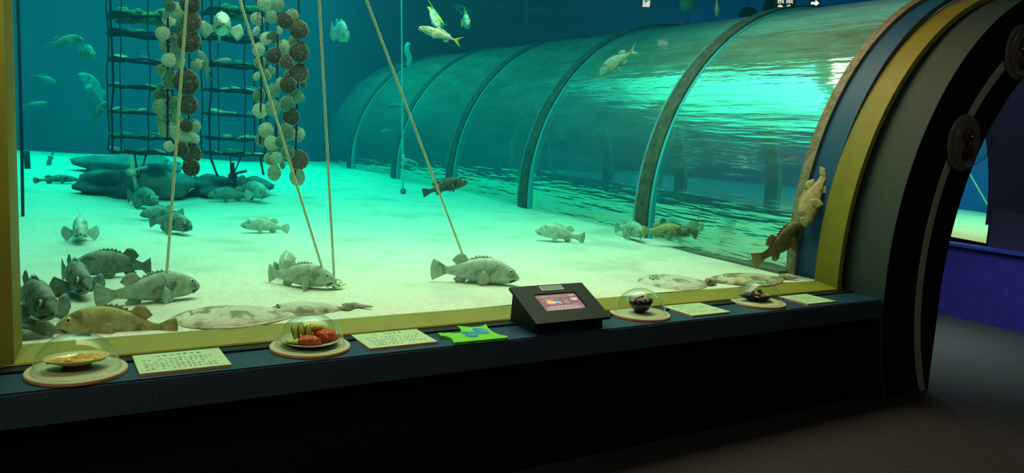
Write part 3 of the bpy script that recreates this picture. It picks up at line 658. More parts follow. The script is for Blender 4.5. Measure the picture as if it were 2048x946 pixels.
def make_fish(name, label, cat, loc, R, L, kind='grouper', skin=F_GREY, fin=None, tailm=None, bend=0.0, hs=1.0, ws=1.0, spread=0.9, level=2, group=None, gape=0.0, tailk='round', seed=0):
    """R: 3x3 rotation; local +X is the head, +Z the back. L total length in metres."""
    P = PROF[kind]; fin = fin or skin; tailm = tailm or fin; rr = random.Random(seed)
    root = empty(name, loc); root.rotation_mode = 'QUATERNION'; root.rotation_quaternion = R.to_quaternion()
    tag(root, label, cat, group)
    def df(p):      # swing the tail sideways, scale to size
        x, y, z = p
        if x < .12 and abs(bend) > 1e-4:
            k = bend/.62; s = .12-x; a = k*s
            cx_, cy_ = math.sin(a)/k, (1-math.cos(a))/k
            x, y = .12-cx_-y*math.sin(a)*(-1)*(-1), cy_+y*math.cos(a)
        return (x*L, y*L*ws, z*L*hs)
    def out(mb_, nm, m, par=root, smooth=True, label=None):
        mb_.v = [df(p) for p in mb_.v]; return mb_.obj(nm, m, par, smooth, label)
    nseg = 28 if level >= 2 else 14
    xs = []
    for a, b in zip(P, P[1:]):
        k = 3 if level >= 2 else 1
        xs += [a[0]+(b[0]-a[0])*i/k for i in range(k)]
    xs.append(P[-1][0])
    rings = []
    for x in xs:
        # smooth interpolation of the section
        q = prof_at(P, x)
        if level >= 2:
            q0, q1 = prof_at(P, min(x+.02, .5)), prof_at(P, max(x-.02, P[-1][0])); q = [(a*2+b+c)/4 for a, b, c in zip(q, q0, q1)]
        _, zc, ht, hb, wd = q
        ring = []
        for j in range(nseg):
            a = 2*PI*j/nseg; sa, ca = math.sin(a), math.cos(a)
            h = ht if sa > 0 else hb
            yy = math.copysign(abs(ca)**(1.0 if sa > 0 else 0.85), ca)*wd
            zz = zc+math.copysign(abs(sa)**0.92, sa)*h
            if kind == 'grouper' and .40 < x < .495 and -.35 < sa < -.02: yy *= 0.90   # mouth cleft
            if .20 < x < .245 and abs(sa) < .8: yy *= 1.03                              # gill cover lip
            ring.append((x, yy, zz))
        rings.append(ring)
    out(MB().loft(rings), 'body', skin)
    def membrane(nm, roots, tips, m, th=.0035, rays=None, jag=0.0, par=root, side=Vector((0, 1, 0))):
        n = len(roots); A = []; B = []; mb_ = MB()
        cols = 4
        for i in range(n):
            r_, t_ = Vector(roots[i]), Vector(tips[i])
            if jag and i % 2: t_ = r_+(t_-r_)*(1-jag)
            c = (0.5 if i % 2 else -0.5)*th
            for q in range(cols):
                p = r_+(t_-r_)*(q/(cols-1)); w_ = th*(1-.7*q/(cols-1))
                A.append(p+side*(w_+c*(q > 0))); B.append(p-side*(w_-c*(q > 0)))
        N = len(A); F = []
        for i in range(n-1):
            for q in range(cols-1):
                a, b, c_, d = i*cols+q, i*cols+q+1, (i+1)*cols+q+1, (i+1)*cols+q
                F.append((a, b, c_, d)); F.append((N+d, N+c_, N+b, N+a))
            a, b = i*cols+cols-1, (i+1)*cols+cols-1; F.append((a, N+a, N+b, b))
            a, b = i*cols, (i+1)*cols; F.append((b, N+b, N+a, a))
        for i in (0, n-1):
            for q in range(cols-1):
                a, b = i*cols+q, i*cols+q+1; F.append((a, N+a, N+b, b) if i == 0 else (b, N+b, N+a, a))
        mb_.add(A+B, F); return out(mb_, nm, m, par)
    topz = lambda x: (lambda q: q[1]+q[2]*.96)(prof_at(P, x))
    botz = lambda x: (lambda q: q[1]-q[3]*.96)(prof_at(P, x))
    # tail fan
    n = 13; x0 = P[-1][0]; fan = .60 if tailk == 'round' else .50
    roots = []; tips = []
    for i in range(n):
        u = -1+2*i/(n-1); h0 = P[-1][2]*.9
        roots.append((x0+.02, 0, P[-1][1]+u*h0))
        if tailk == 'fork':
            rl = .10+.11*abs(u)**1.3; tips.append((x0+.02-rl, 0, u*.115))
        else:
            rl = .175; a = u*fan; tips.append((x0+.02-rl*math.cos(a)*(1.0 if tailk == 'round' else 1.0/max(math.cos(a), .5)*.97), 0, P[-1][1]+u*h0*.6+rl*math.sin(a)*.8))
    membrane('tail_fin', roots, tips, tailm)
    if kind == 'jack':
        xs_ = [.16-.38*i/12 for i in range(13)]; hh = [.0, .05, .055, .045, .03, .045, .04, .032, .026, .022, .02, .018, .012]
        membrane('dorsal_fin', [(x, 0, topz(x)-.008) for x in xs_], [(x-.04, 0, topz(x)+h) for x, h in zip(xs_, hh)], fin)
    else:
        xs_ = [.235-.30*i/14 for i in range(15)]
        membrane('dorsal_fin', [(x, 0, topz(x)-.012) for x in xs_], [(x-.030, 0, topz(x)+.010+.024*math.sin(PI*(i+1.5)/17)) for i, x in enumerate(xs_)], fin, jag=.45)
        xs_ = [-.065-.14*i/9 for i in range(10)]
        membrane('soft_dorsal_fin', [(x, 0, topz(x)-.010) for x in xs_], [(x-.05-.012*i/9, 0, topz(x)+.018+.058*math.sin(PI*(i+2.2)/12.5)) for i, x in enumerate(xs_)], fin)
    if level >= 1:
        xs_ = [-.07-.12*i/8 for i in range(9)]
        membrane('anal_fin', [(x, 0, botz(x)+.010) for x in xs_], [(x-.045, 0, botz(x)-.015-.045*math.sin(PI*(i+2)/11)) for i, x in enumerate(xs_)], fin)
        for s in (-1, 1):
            q = prof_at(P, .19); base = Vector((.185, s*q[4]*.93, -.035)); n = 11; roots = []; tips = []
            back = Vector((-math.cos(spread), s*math.sin(spread), -.12)); back.normalize()
            upv = Vector((0.12, 0, 1)); upv = (upv-back*upv.dot(back)).normalized(); ln_ = .15 if kind != 'jack' else .12
            for i in range(n):
                u = -1+2*i/(n-1); a = u*.75
                roots.append(base+upv*u*.022); tips.append(base+(back*math.cos(a)+upv*math.sin(a))*ln_*(1-.12*abs(u)))
            membrane('pectoral_fin', roots, tips, fin, side=back.cross(upv).normalized(), th=.003)
    if level >= 2:
        for s in (-1, 1):
            q = prof_at(P, .17); base = Vector((.17, s*q[4]*.45, botz(.17)+.018)); roots = []; tips = []
            for i in range(7):
                u = i/6; roots.append(base+Vector((-.028*u, 0, 0))); tips.append(base+Vector((-.055-.075*u, s*.045, -.030+.014*u)))
            membrane('pelvic_fin', roots, tips, fin, side=Vector((0, .8, .6)).normalized(), th=.003)
    if level >= 1:
        ex = .405 if kind == 'grouper' else .425
        q = prof_at(P, ex); er = .021 if kind == 'grouper' else .020
        for s in (-1, 1):
            zz = q[1]+q[2]*.52; yy = s*q[4]*.86
            e = MB(); e.blob((ex, yy, zz), (er, er*.62, er), 0, 0, 1, 16, 10); eo = out(e, 'eye', M_eye)
            if level >= 2:
                pu = MB(); pu.blob((ex+.002, yy+s*er*.42, zz+.001), (er*.56, er*.34, er*.56), 0, 0, 1, 12, 8); po = out(pu, 'pupil', M_pupil); po.parent = eo
    if level >= 2:
        # wide frowning mouth and the gill slit
        pts = []; m_ = 17
        for i in range(m_):
            u = -1+2*i/(m_-1); x = .502-.095*abs(u)**1.5 if kind == 'grouper' else .502-.05*abs(u)**1.6
            q = prof_at(P, min(x, .498)); pts.append((x, math.copysign(abs(u)**.75, u)*q[4]*1.02, -.020-.034*abs(u)**1.3))
        out(MB().tube([(x-.002, y*1.0, z-.013) for x, y, z in pts], [.004+.006*(1-abs(-1+2*i/(m_-1))) for i in range(m_)], 6), 'lower_lip', skin)
        out(MB().tube(pts, [.0065+.003*(1-abs(-1+2*i/(m_-1))) for i in range(m_)], 6), 'mouth', M_mouth)
        for s in (-1, 1):
            pts = []
            for i in range(15):
                x = .20-.52*i/14; q = prof_at(P, x); zz = q[1]+q[2]*(.62*(1-i/14)**.7)
                sn = min(.98, (zz-q[1])/max(q[2], 1e-4)); pts.append((x, s*q[4]*math.sqrt(1-sn*sn)*1.0, zz))
            out(MB().tube(pts, .0022, 5), 'lateral_line', fin)
        for s in (-1, 1):
            pts = []
            for i in range(9):
                u = -1+2*i/8; x = .215+.05*u*u; q = prof_at(P, x); pts.append((x, s*q[4]*1.0*math.sqrt(max(0.05, 1-(u*.72)**2)), q[1]+u*.72*(q[2] if u > 0 else q[3])))
            out(MB().tube(pts, .0028, 5), 'gill_slit', M_mouth)
    return root
def basis(fwd, up=(0, 0, 1), roll=0.0):
    f = Vector(fwd).normalized(); u = Vector(up); u = (u-f*u.dot(f)).normalized(); l = u.cross(f)
    if roll: c, s = math.cos(roll), math.sin(roll); l, u = l*c+u*s, u*c-l*s
    return Matrix((f, l, u)).transposed()
def lay_fish(label, px, py, heading, width=None, L=None, pitch=0.0, lift=0.10, kind='grouper', cat='fish', name='grouper', y=None, pull=0.0, **k):
    k['hs'] = k.get('hs', 1.0)*1.24
    """A fish resting on the sand where the photo shows its belly; heading in degrees in plan, width its extent in photo pixels."""
    p = Vector(onsand(px, py)) if y is None else Vector(ony(px, py, y))
    if y is None and pull: p = p+Vector((0, pull, 0)); p.z = sand_z(p.x, p.y)
    h = math.radians(heading); pt = math.radians(pitch)
    f = Vector((math.cos(h)*math.cos(pt), math.sin(h)*math.cos(pt), math.sin(pt)))
    if L is None:
        L = 0.3
        for _ in range(6):
            a, b = proj(p+f*L/2), proj(p-f*L/2); L *= width/max(20, abs(a[0]-b[0]))
    c = p+Vector((0, 0, lift*L*k.get('hs', 1.0)))
    return make_fish(name, label, cat, c, basis(f), L, kind, **k)
def swim_fish(label, head, tail, yh, yt=None, kind='bream', name='fish', cat='fish', roll=0.0, up=(0, 0, 1), **k):
    a = Vector(ony(head[0], head[1], yh)); b = Vector(ony(tail[0], tail[1], yt if yt is not None else yh))
    return make_fish(name, label, cat, (a+b)/2, basis(a-b, up, roll), (a-b).length, kind, **k)

# --- groupers lying on the sand near the window
lay_fish('large olive grouper lying close behind the glass above the leftmost dome, facing left', 240, 675, 174, width=246, y=3.215, lift=.09, skin=F_OLIVE, bend=.45, pitch=5, spread=.35, seed=1)
lay_fish('long grey grouper facing right behind the white rope knot at left', 300, 606, 14, width=205, lift=.10, skin=F_GREY, bend=.45, pitch=3, spread=.5, seed=2)
lay_fish('dark grey grouper facing left with its tail curled, behind the long grey grouper', 232, 553, 188, L=.42, lift=.115, skin=F_DARK, bend=1.5, spread=.4, seed=3)
lay_fish('dark grouper facing the glass with both side fins spread, near the left frame', 148, 584, -79, L=.44, lift=.12, skin=F_DARK, bend=0, spread=1.35, hs=1.05, ws=1.15, seed=4)
lay_fish('dark grouper half hidden by the left edge of the window frame, facing the glass', 66, 636, -74, L=.46, lift=.12, skin=F_DARK, spread=1.25, hs=1.1, ws=1.15, seed=5)
lay_fish('dark fish back cut off by the lower left corner of the window', 40, 694, 172, L=.46, lift=.0, y=3.19, skin=F_DARK, spread=.3, seed=6)
lay_fish('pale grey grouper with a rope across its mouth, facing right', 596, 574, -34, width=150, lift=.105, skin=F_PALE, bend=.55, spread=1.15, hs=1.05, ws=1.1, seed=7)
lay_fish('pale grouper turned away behind the one with a rope across its mouth', 566, 552, 60, L=.40, lift=.10, skin=F_PALE, bend=-.7, spread=.6, seed=8)
lay_fish('pale grouper facing right with a knotted rope lying against its side', 948, 566, -30, width=176, lift=.10, skin=F_PALE, pitch=-2, spread=.5, seed=9)
lay_fish('pale grouper facing left alone on the sand in front of the third tunnel rib', 1120, 484, 150, width=98, lift=.13, skin=F_PALE, pitch=7, spread=.6, seed=10)
lay_fish('pale grouper facing left alone on the middle of the sand bed', 531, 466, 168, width=96, lift=.12, skin=F_PALE, pitch=5, spread=.6, seed=11)
lay_fish('grey grouper facing the glass at the foot of the second tunnel rib', 1258, 474, -95, L=.42, lift=.11, skin=F_GREY, spread=1.2, ws=1.1, y=4.75, seed=12)
lay_fish('olive grouper reflection right of the foot of the second tunnel rib, built as a fish', 1326, 474, -20, L=.36, lift=.10, skin=F_OLIVE, y=4.42, seed=13)  # fish placed in front of the acrylic for a reflection in it
lay_fish('small pale grouper facing the glass on the left of the sand bed', 161, 478, -92, L=.44, lift=.13, skin=F_PALE, spread=1.1, ws=1.1, seed=14)
# --- groupers further back, around the ballast below the cages
lay_fish('dark grouper facing the glass in front of the left ballast heap', 284, 416, -70, L=.50, lift=.13, skin=F_DARK, seed=15)
lay_fish('grey green grouper facing left on the sand below the left shell string', 325, 440, 190, width=88, lift=.13, skin=F_TEAL, seed=16)
lay_fish('dark grouper facing right, just right of the leftmost rope', 340, 466, -60, L=.42, lift=.13, skin=F_DARK, seed=17)
lay_fish('grey green grouper facing left lying against the right ballast heap', 462, 404, 172, width=92, lift=.13, skin=F_TEAL, seed=18)
lay_fish('grey green grouper facing right behind the right ballast heap', 500, 384, -30, width=95, lift=.12, skin=F_TEAL, seed=19)
lay_fish('pale green grouper lying nearest of those around the right ballast heap', 500, 402, -66, L=.52, lift=.14, skin=F_PALE, seed=20)
lay_fish('grey green fish lying behind the lowest shell of the left string', 345, 345, 170, width=70, lift=.12, skin=F_TEAL, level=1, seed=21)
lay_fish('grey green grouper lying tail left between the two ballast heaps', 405, 378, 20, width=78, lift=.12, skin=F_TEAL, pitch=10, level=1, seed=22)
# --- swimmers
swim_fish('black rockfish swimming right behind the slanting rope over the sand', (934, 362), (845, 386), 5.2, 5.25, kind='grouper', name='rockfish', skin=F_BLACK, hs=1.12, ws=.8, tailk='square', seed=23)
swim_fish('tan fish diving head down in front of the blue tunnel collar', (1606, 452), (1654, 335), 3.20, 3.195, kind='grouper', name='rockfish', skin=F_TAN, up=(-.6, .8, 0), hs=1.25, ws=.7, bend=-.1, spread=.25, tailk='square', seed=24)
swim_fish('brown reflection of the tan diving fish, built as a fish rising head to head with it', (1612, 450), (1518, 528), 3.30, 3.28, kind='grouper', name='rockfish', skin=F_BROWN, fin=F_TAN, bend=.5, hs=1.35, ws=.8, spread=.3, tailk='square', seed=25)  # second body built for the tan fish's reflection in the acrylic
swim_fish('silvery fish with a bright yellow forked tail in the upper middle', (838, 55), (922, 84), 5.0, 4.9, kind='jack', name='yellowtail', skin=F_SILVER, tailm=F_YELLOW, tailk='fork', hs=1.1, spread=.3, seed=26)
swim_fish('yellow fish seen end on, upright above the silvery yellow-tailed fish', (872, 52), (867, 14), 5.4, 6.0, kind='jack', name='yellowtail', skin=F_SILVER, fin=F_YELLOW, tailk='fork', roll=.7, ws=.7, spread=.2, seed=27)
swim_fish('small pale fish just behind the back of the silvery yellow-tailed fish', (873, 62), (894, 46), 6.4, 6.2, kind='jack', name='yellowtail', skin=F_TEAL, tailk='fork', level=1, seed=28)
swim_fish('small yellow fish facing the glass right of the yellow-tailed group', (935, 50), (928, 28), 6.0, 6.5, kind='jack', name='yellowtail', skin=F_SILVER, fin=F_YELLOW, tailk='fork', spread=.2, seed=29)
swim_fish('hazy green fish far behind the small yellow fish', (945, 28), (900, 8), 9.5, 9.3, kind='jack', skin=F_TEAL, tailk='fork', level=1, seed=30)
swim_fish('rosy sea bream with its tail up beside the third tunnel rib', (1198, 150), (1272, 98), 5.6, 5.2, name='sea_bream', skin=F_PINK, hs=.95, tailk='fork', seed=31)
swim_fish('small pale fish reflection, built as a fish, in front of the bright band near the bronze tunnel ring', (1562, 324), (1610, 312), 3.9, 3.8, kind='jack', skin=F_PINK, tailk='fork', seed=32)  # fish body standing in for a reflection in the tunnel
swim_fish('small brown fish hanging head down near the top, right of the buoy', (1434, 34), (1433, -8), 5.0, 5.0, kind='grouper', name='rockfish', skin=F_TAN, up=(-.5, -.85, 0), seed=33)
swim_fish('hazy green bream swimming right in the upper left water', (168, 78), (88, 90), 9.0, 9.0, name='sea_bream', skin=F_TEAL, tailk='fork', level=1, seed=34)
swim_fish('dark fish turned towards the glass right of the hazy upper left bream', (188, 112), (158, 98), 9.3, 9.8, skin=F_DARK, level=1, seed=35)
swim_fish('hazy pale fish swimming right beside the left window frame', (114, 168), (62, 148), 9.6, 9.6, skin=F_TEAL, tailk='fork', level=1, seed=36)
swim_fish('lowest hazy fish beside the left window frame, facing right', (95, 205), (42, 212), 10.2, 10.2, kind='jack', skin=F_TEAL, tailk='fork', level=1, seed=37)
swim_fish('grey green fish with a pale tail just left of the left net cage', (216, 204), (180, 240), 7.6, 7.6, skin=F_TEAL, tailk='fork', level=1, seed=38)
swim_fish('broad hazy fish with a pointed fin left of the left net cage', (160, 145), (215, 215), 11.0, 11.0, skin=F_TEAL, hs=1.2, level=1, seed=39)
swim_fish('dark fish silhouette hovering over the sand far at left, facing right', (157, 358), (66, 361), 8.2, 8.2, kind='grouper', skin=F_DARK, hs=.8, level=1, seed=40)
swim_fish('dark fish nosing down to the sand far at left', (95, 338), (106, 304), 10.5, 10.5, kind='grouper', skin=F_DARK, level=1, up=(-1, 0, 0), seed=41)
swim_fish('pale fish swimming right between the two shell strings', (463, 120), (426, 122), 5.6, 5.6, skin=F_TEAL, tailk='fork', level=1, hs=.8, seed=42)
swim_fish('pale grouper facing the glass with trailing fins in front of the right net cage', (448, 44), (436, 68), 5.0, 5.6, kind='grouper', skin=F_PALE, spread=1.2, seed=43)
swim_fish('pale green fish hanging with its tail down beside the left shell string', (398, 100), (418, 160), 5.4, 5.4, skin=F_TEAL, tailk='fork', level=1, seed=44)
swim_fish('pale fish facing left behind the middle rope near the top', (694, 72), (662, 56), 6.5, 7.0, skin=F_PALE, hs=1.2, level=1, seed=45)
swim_fish('small fish swimming past the thin turquoise rope, facing right', (806, 212), (762, 210), 8.4, 8.4, kind='jack', skin=F_TEAL, tailk='fork', level=1, seed=46)
swim_fish('small fish with spread fins left of the thin turquoise rope', (762, 264), (796, 262), 8.6, 8.6, skin=F_TEAL, level=1, hs=.7, seed=47)
for i, (h, t, y, lb) in enumerate((((1090, 14), (1046, 20), 11.5, 'hazy pale surface reflection, shaped as a fish, at the top right of the hanging weight line'), ((1106, 27), (1078, 22), 10.5, 'small hazy surface reflection, shaped as a fish, beside the hanging weight line near the top'), ((1018, 30), (1046, 26), 10.5, 'small hazy fish left of the hanging weight line'), ((1118, 52), (1158, 50), 10.0, 'hazy surface reflection, shaped as a fish, just above the crest of the tunnel'), ((990, 10), (1012, 16), 11.0, 'hazy fish at the top edge left of the hanging weight line'))):
    swim_fish(lb, h, t, y, y, kind='jack', skin=F_TEAL, tailk='fork', level=1, hs=1.2, seed=60+i)  # those right of the weight line stand in for pale surface reflections

# --- flat fish half buried in the sand by the glass
F_SANDY = mat('sandy_flatfish_skin', (0.55, 0.50, 0.36), (0.66, 0.60, 0.45), 16, 0.85, 0.3, 40, c3=(0.22, 0.23, 0.15), s3=13, lo3=.52, hi3=.64)
F_SANDY2 = mat('brown_sandy_flatfish_skin', (0.48, 0.40, 0.22), (0.60, 0.52, 0.32), 16, 0.85, 0.3, 40, c3=(0.22, 0.17, 0.08), s3=12, lo3=.50, hi3=.62)
def flatfish(label, px, py, heading, L, W, m, seed, tail=.35, y=None):
    p = Vector(onsand(px, py))
    if y is not None: p.y = y
    p.z = sand_z(p.x, p.y); h = math.radians(heading)
    t = empty('flatfish', p, h); tag(t, label, 'fish', 'flat fish on the sand')
    rings = []; n = 26; nseg = 24
    for i in range(n+1):
        u = i/n; x = L*(.5-u*.98); wd = W*.5*max(.02, math.sin(PI*min(1, u**.8*1.0))**.8)*(1-.1*u); hh = .040*math.sin(PI*min(u+.03, .98))**.6+.004
        ring = []
        for j in range(nseg):
            a = 2*PI*j/nseg; yy = wd*math.cos(a); wob = 1+.05*math.sin(9*u*PI+seed)*(abs(math.cos(a)) > .8)
            X = x+p.x; sz = .006*math.sin(x*9+yy*7+seed)
            ring.append((x, yy*wob, -.006+sz*.5+(hh*math.sin(a)**1 if math.sin(a) > 0 else .010*math.sin(a))))
        rings.append(ring)
    MB().loft(rings).obj('body', m, t, True)
    pts = [(-L*.46-tail*L*i/8, .02*math.sin(i*.7+seed), .012) for i in range(9)]
    MB().tube(pts, [.022-.0022*i for i in range(9)], 8).obj('tail', m, t, True)
    for s in (-1, 1):
        b = MB(); b.blob((L*.33, s*.018, .026), (.007, .007, .006), 1, 0.1, 1, 12, 8); b.obj('eye', mat('dull_eye', (0.12, 0.10, 0.06), rough=.3), t, True)
        r_ = MB(); n2 = 14; A = [(L*(.42-.80*i/n2), s*W*.5*math.sin(PI*min(1, (.08+.82*i/n2)**.8))**.8*.93, .006) for i in range(n2+1)]
        B = [(x, yy*(1.10+.03*(i % 2)), .001) for i, (x, yy, z) in enumerate(A)]
        F = [(i, i+1, n2+2+i, n2+1+i) if s > 0 else (i, n2+1+i, n2+2+i, i+1) for i in range(n2)]
        P2 = A+B; low = [(x, yy, z-.004) for x, yy, z in P2]; K = len(P2)
        F2 = F+[tuple(q+K for q in f[::-1]) for f in F]+[(n2+1+i, n2+2+i, K+n2+2+i, K+n2+1+i) for i in range(n2)]
        r_.add(P2+low, F2).obj('side_fin', m, t, True)
    return t
flatfish('broad sand-coloured flat fish with a dark patch, left of the cutlet dome', 478, 634, 178, .56, .34, F_SANDY, 1)
flatfish('narrow sand-coloured flat fish behind the cutlet dome', 612, 622, 172, .36, .16, F_SANDY, 2)
flatfish('sand-coloured flat fish behind the dome with the black bowl', 1350, 566, 165, .48, .42, F_SANDY, 3, tail=.3)
flatfish('brown mottled flat fish in the right corner of the window by the blue collar', 1500, 560, 170, .56, .34, F_SANDY2, 4, tail=.2)
b = MB(); b.blob((0, 0, 0), (.055, .04, .035), 8, .7, 3.2); o = b.obj('shell_clump', mat('brown_clump', (0.16, 0.11, 0.05), (0.3, 0.22, 0.1), 40, .9, .8), None, True)
o.location = Vector(ony(1418, 573, 3.22)); tag(o, 'brown lump of shell beside the flat fish in the right corner', 'lump')
b = MB(); b.blob((0, 0, 0), (.012, .012, .014), 3, .3, 2); o = b.obj('pebble', mat('tan_pebble', (0.42, 0.30, 0.14)), None, True); q = Vector(onsand(634, 624)); o.location = q+Vector((0, 0, .012)); tag(o, 'small tan pebble above the cutlet dome', 'pebble')

# ================================================================== ropes
M_rope = mat('cream_rope', (0.80, 0.88, 0.56), (0.88, 0.94, 0.66), 60, .9)
M_trope = mat('turquoise_rope', (0.10, 0.62, 0.62), (0.14, 0.70, 0.68), 40, .8)
def twisted(name, label, base, topd, r, m, strands=3, pitch=.035, cat='rope', knot=None):
    a, b = Vector(base), Vector(topd); d = b-a; n = max(2, int(d.length/pitch*8)); dn = d.normalized(); u = dn.orthogonal().normalized(); v = dn.cross(u)
    t = empty(name, a); tag(t, label, cat)
    for s in range(strands):
        pts = []
        for i in range(n+1):
            w_ = 2*PI*i/8+2*PI*s/strands; pts.append(d*(i/n)+(u*math.cos(w_)+v*math.sin(w_))*r*.52)
        MB().tube(pts, r*.52, 5, cap=True).obj('strand', m, t, True)
    if knot:
        k = MB(); kr = knot
        for q in range(3):
            ph = q*2.1; pts = []
            for i in range(25):
                w_ = 2*PI*i/24; pts.append((kr*.9*math.cos(w_+ph)*(1-.3*q*.3), kr*.55*math.sin(w_+ph)+kr*.2*(q-1), kr*.35+kr*.35*math.sin(2*w_+ph)+.3*kr*math.sin(w_+q)))
            k.tube(pts, r*.95, 6)
        pts = [(kr*(.4+1.2*i/8), kr*.2*math.sin(i), r+.004*math.sin(i*2)) for i in range(9)]; k.tube(pts, r*.9, 6)
        pts = [(-kr*(.4+1.3*i/8), -kr*.35+.2*kr*math.sin(i*.8), r+.003*math.sin(i)) for i in range(9)]; k.tube(pts, r*.9, 6)
        k.obj('knot', m, t, True, label='rope end tied in a loose knot on the sand')
    return t
def rope_line(b_, top, yt, zt=4.25):
    a = Vector(onsand(*b_)); c = Vector(ony(top[0], top[1], yt)); d = c-a
    return a+Vector((0, 0, .015)), a+d*((zt-a.z)/d.z)
for bq, tq, yt, lb in (((330, 603), (374, 0), 3.55, 'cream rope rising steeply from the knot by the long grey grouper, leftmost of the ropes'), ((655, 577), (478, 0), 3.62, 'cream rope slanting left across the mouth of the pale grouper'), ((669, 578), (638, 0), 3.66, 'cream rope rising almost straight from the knot right of the pale grouper'), ((943, 562), (731, 0), 3.62, 'cream rope slanting left past the black rockfish, rightmost of the cream ropes')):
    a, c = rope_line(bq, tq, yt); twisted('rope', lb, a, c, .0068, M_rope, knot=.035 if bq[0] != 655 else None)
a, c = rope_line((806, 388), (803, 0), 9.0)
tr = twisted('mooring_line', 'thin turquoise line hanging straight down over the sand before the tunnel', a, c, .010, M_trope, cat='rope')
for z0, z1, rr in ((ony(803, 145, 9)[2], ony(803, 105, 9)[2], .034), (ony(803, 318, 9)[2], ony(803, 304, 9)[2], .02)):
    k = MB(); k.tube([(.02*math.sin(i*.8), 0, z0-a[2]+(z1-z0)*i/8) for i in range(9)], [rr*(.5+.5*math.sin(PI*(i+.6)/9.2)) for i in range(9)], 8); k.obj('knot', M_trope, tr, True)
MB().tube([(0.03, 0, ony(803, 311, 9)[2]-a[2]), (.10, 0, ony(803, 311, 9)[2]-a[2]-.02), (.17, 0, ony(803, 311, 9)[2]-a[2]-.05)], .012, 6).obj('rope_end', mat('pale_rope_end', (.6, .6, .4)), tr, True)
MB().blob((0, 0, .02), (.035, .03, .03), 3, .3).obj('sinker', F_DARK, tr, True)
q0 = Vector(ony(1050, 54, 11)); wl = empty('weight_line', q0); tag(wl, 'thin pale line with a dark weight hanging from the top of the picture', 'line')
MB().tube([(0, 0, .02), (0.004, 0, .4), (0.008, 0, 4.3-q0.z)], .014, 6).obj('line', mat('pale_blue_line', (.35, .5, .6)), wl, True)
MB().lathe([(.02, .06), (.05, .04), (.06, -.03), (.02, -.05)], 16).obj('weight', F_DARK, wl, True)

# ================================================================== scallop strings
def shell_mesh(name, mats, cup):
    mb_ = MB(); n = 30; rings = []
    R_ = [0.02, .25, .5, .75, .92, 1.0]
    for r in R_:
        ring = []
        for k in range(n):
            a = 2*PI*k/n; fl_ = 1+.018*math.cos(15*a)*r
            hinge = 1+.10*max(0, math.sin(a))**6
            ring.append((r*math.cos(a)*fl_, (-.15*(1-r*r)-.030*math.cos(15*a)*r)*(-1 if cup else 1), r*math.sin(a)*hinge*fl_))
        rings.append(ring)
    back = [[(x, y+.05*(1 if not cup else -1)*(0.3+.7*(1-max(abs(x), abs(z)))), z) for x, y, z in ring] for ring in rings[::-1]]
    mb_.cur = 0; mb_.loft(rings[:5], cap=True); mb_.cur = 1; mb_.loft(rings[4:]+[[(x*1.015, y+.03, z*1.015) for x, y, z in rings[-1]]], cap=False)
    mb_.cur = 0; mb_.loft([[(x*1.015, y+.03, z*1.015) for x, y, z in rings[-1]]]+[[(x, y+.06, z) for x, y, z in r_] for r_ in rings[::-1][1:]], cap=True)
    # the two ears of the hinge
    mb_.cur = 0; mb_.box((-.34, -.03, .93), (.34, .04, 1.10))
    o = mb_.obj(name, mats, None, 'angle'); return o
SH_P = mat('pale_green_shell', (0.38, 0.58, 0.44), (0.54, 0.78, 0.62), 6, .8, .4, 16, c3=(.22, .28, .17), s3=3.5)
SH_M = mat('mid_green_shell', (0.16, 0.27, 0.19), (0.26, 0.40, 0.29), 5, .8, .3, 14, c3=(.12, .15, .09), s3=3)
SH_D = mat('dark_brown_shell', (0.06, 0.05, 0.03), (0.17, 0.15, 0.10), 7, .8, .5, 16, c3=(.30, .31, .22), s3=4, lo3=.56, hi3=.72)
SH_R = mat('pale_shell_rim', (0.55, 0.58, 0.44), rough=.7)
M_cord = mat('black_cord', (0.015, 0.015, 0.012), rough=.9)
proto = {'p': shell_mesh('scallop_shell', [SH_P, SH_P], False), 'm': shell_mesh('scallop_shell', [SH_M, SH_P], False), 'd': shell_mesh('scallop_shell', [SH_D, SH_M], False), 'r': shell_mesh('scallop_shell', [SH_D, SH_R], True)}
G1 = [(380, 8, 20, 'd'), (382, 45, 21, 'd'), (378, 82, 24, 'd'), (352, 22, 16, 'p'), (338, 40, 13, 'p'), (325, 67, 14, 'p'), (330, 90, 14, 'p'), (350, 105, 18, 'p'), (353, 122, 16, 'p'), (337, 120, 14, 'p'), (322, 140, 11, 'p'), (372, 165, 26, 'd'), (342, 160, 18, 'm'), (333, 187, 9, 'p'), (321, 190, 14, 'm'), (345, 207, 14, 'm'), (376, 210, 20, 'd'), (322, 215, 16, 'p'), (326, 242, 15, 'p'), (347, 243, 18, 'p'), (333, 258, 16, 'p'), (373, 252, 13, 'd'), (390, 252, 12, 'p'), (364, 268, 20, 'p'), (387, 278, 12, 'p'), (338, 293, 11, 'p'), (363, 300, 15, 'd'), (382, 308, 20, 'r'), (382, 335, 18, 'd'), (362, 60, 14, 'm'), (340, 12, 13, 'm'), (330, 30, 10, 'p'), (393, 130, 12, 'p'), (350, 80, 15, 'm')]
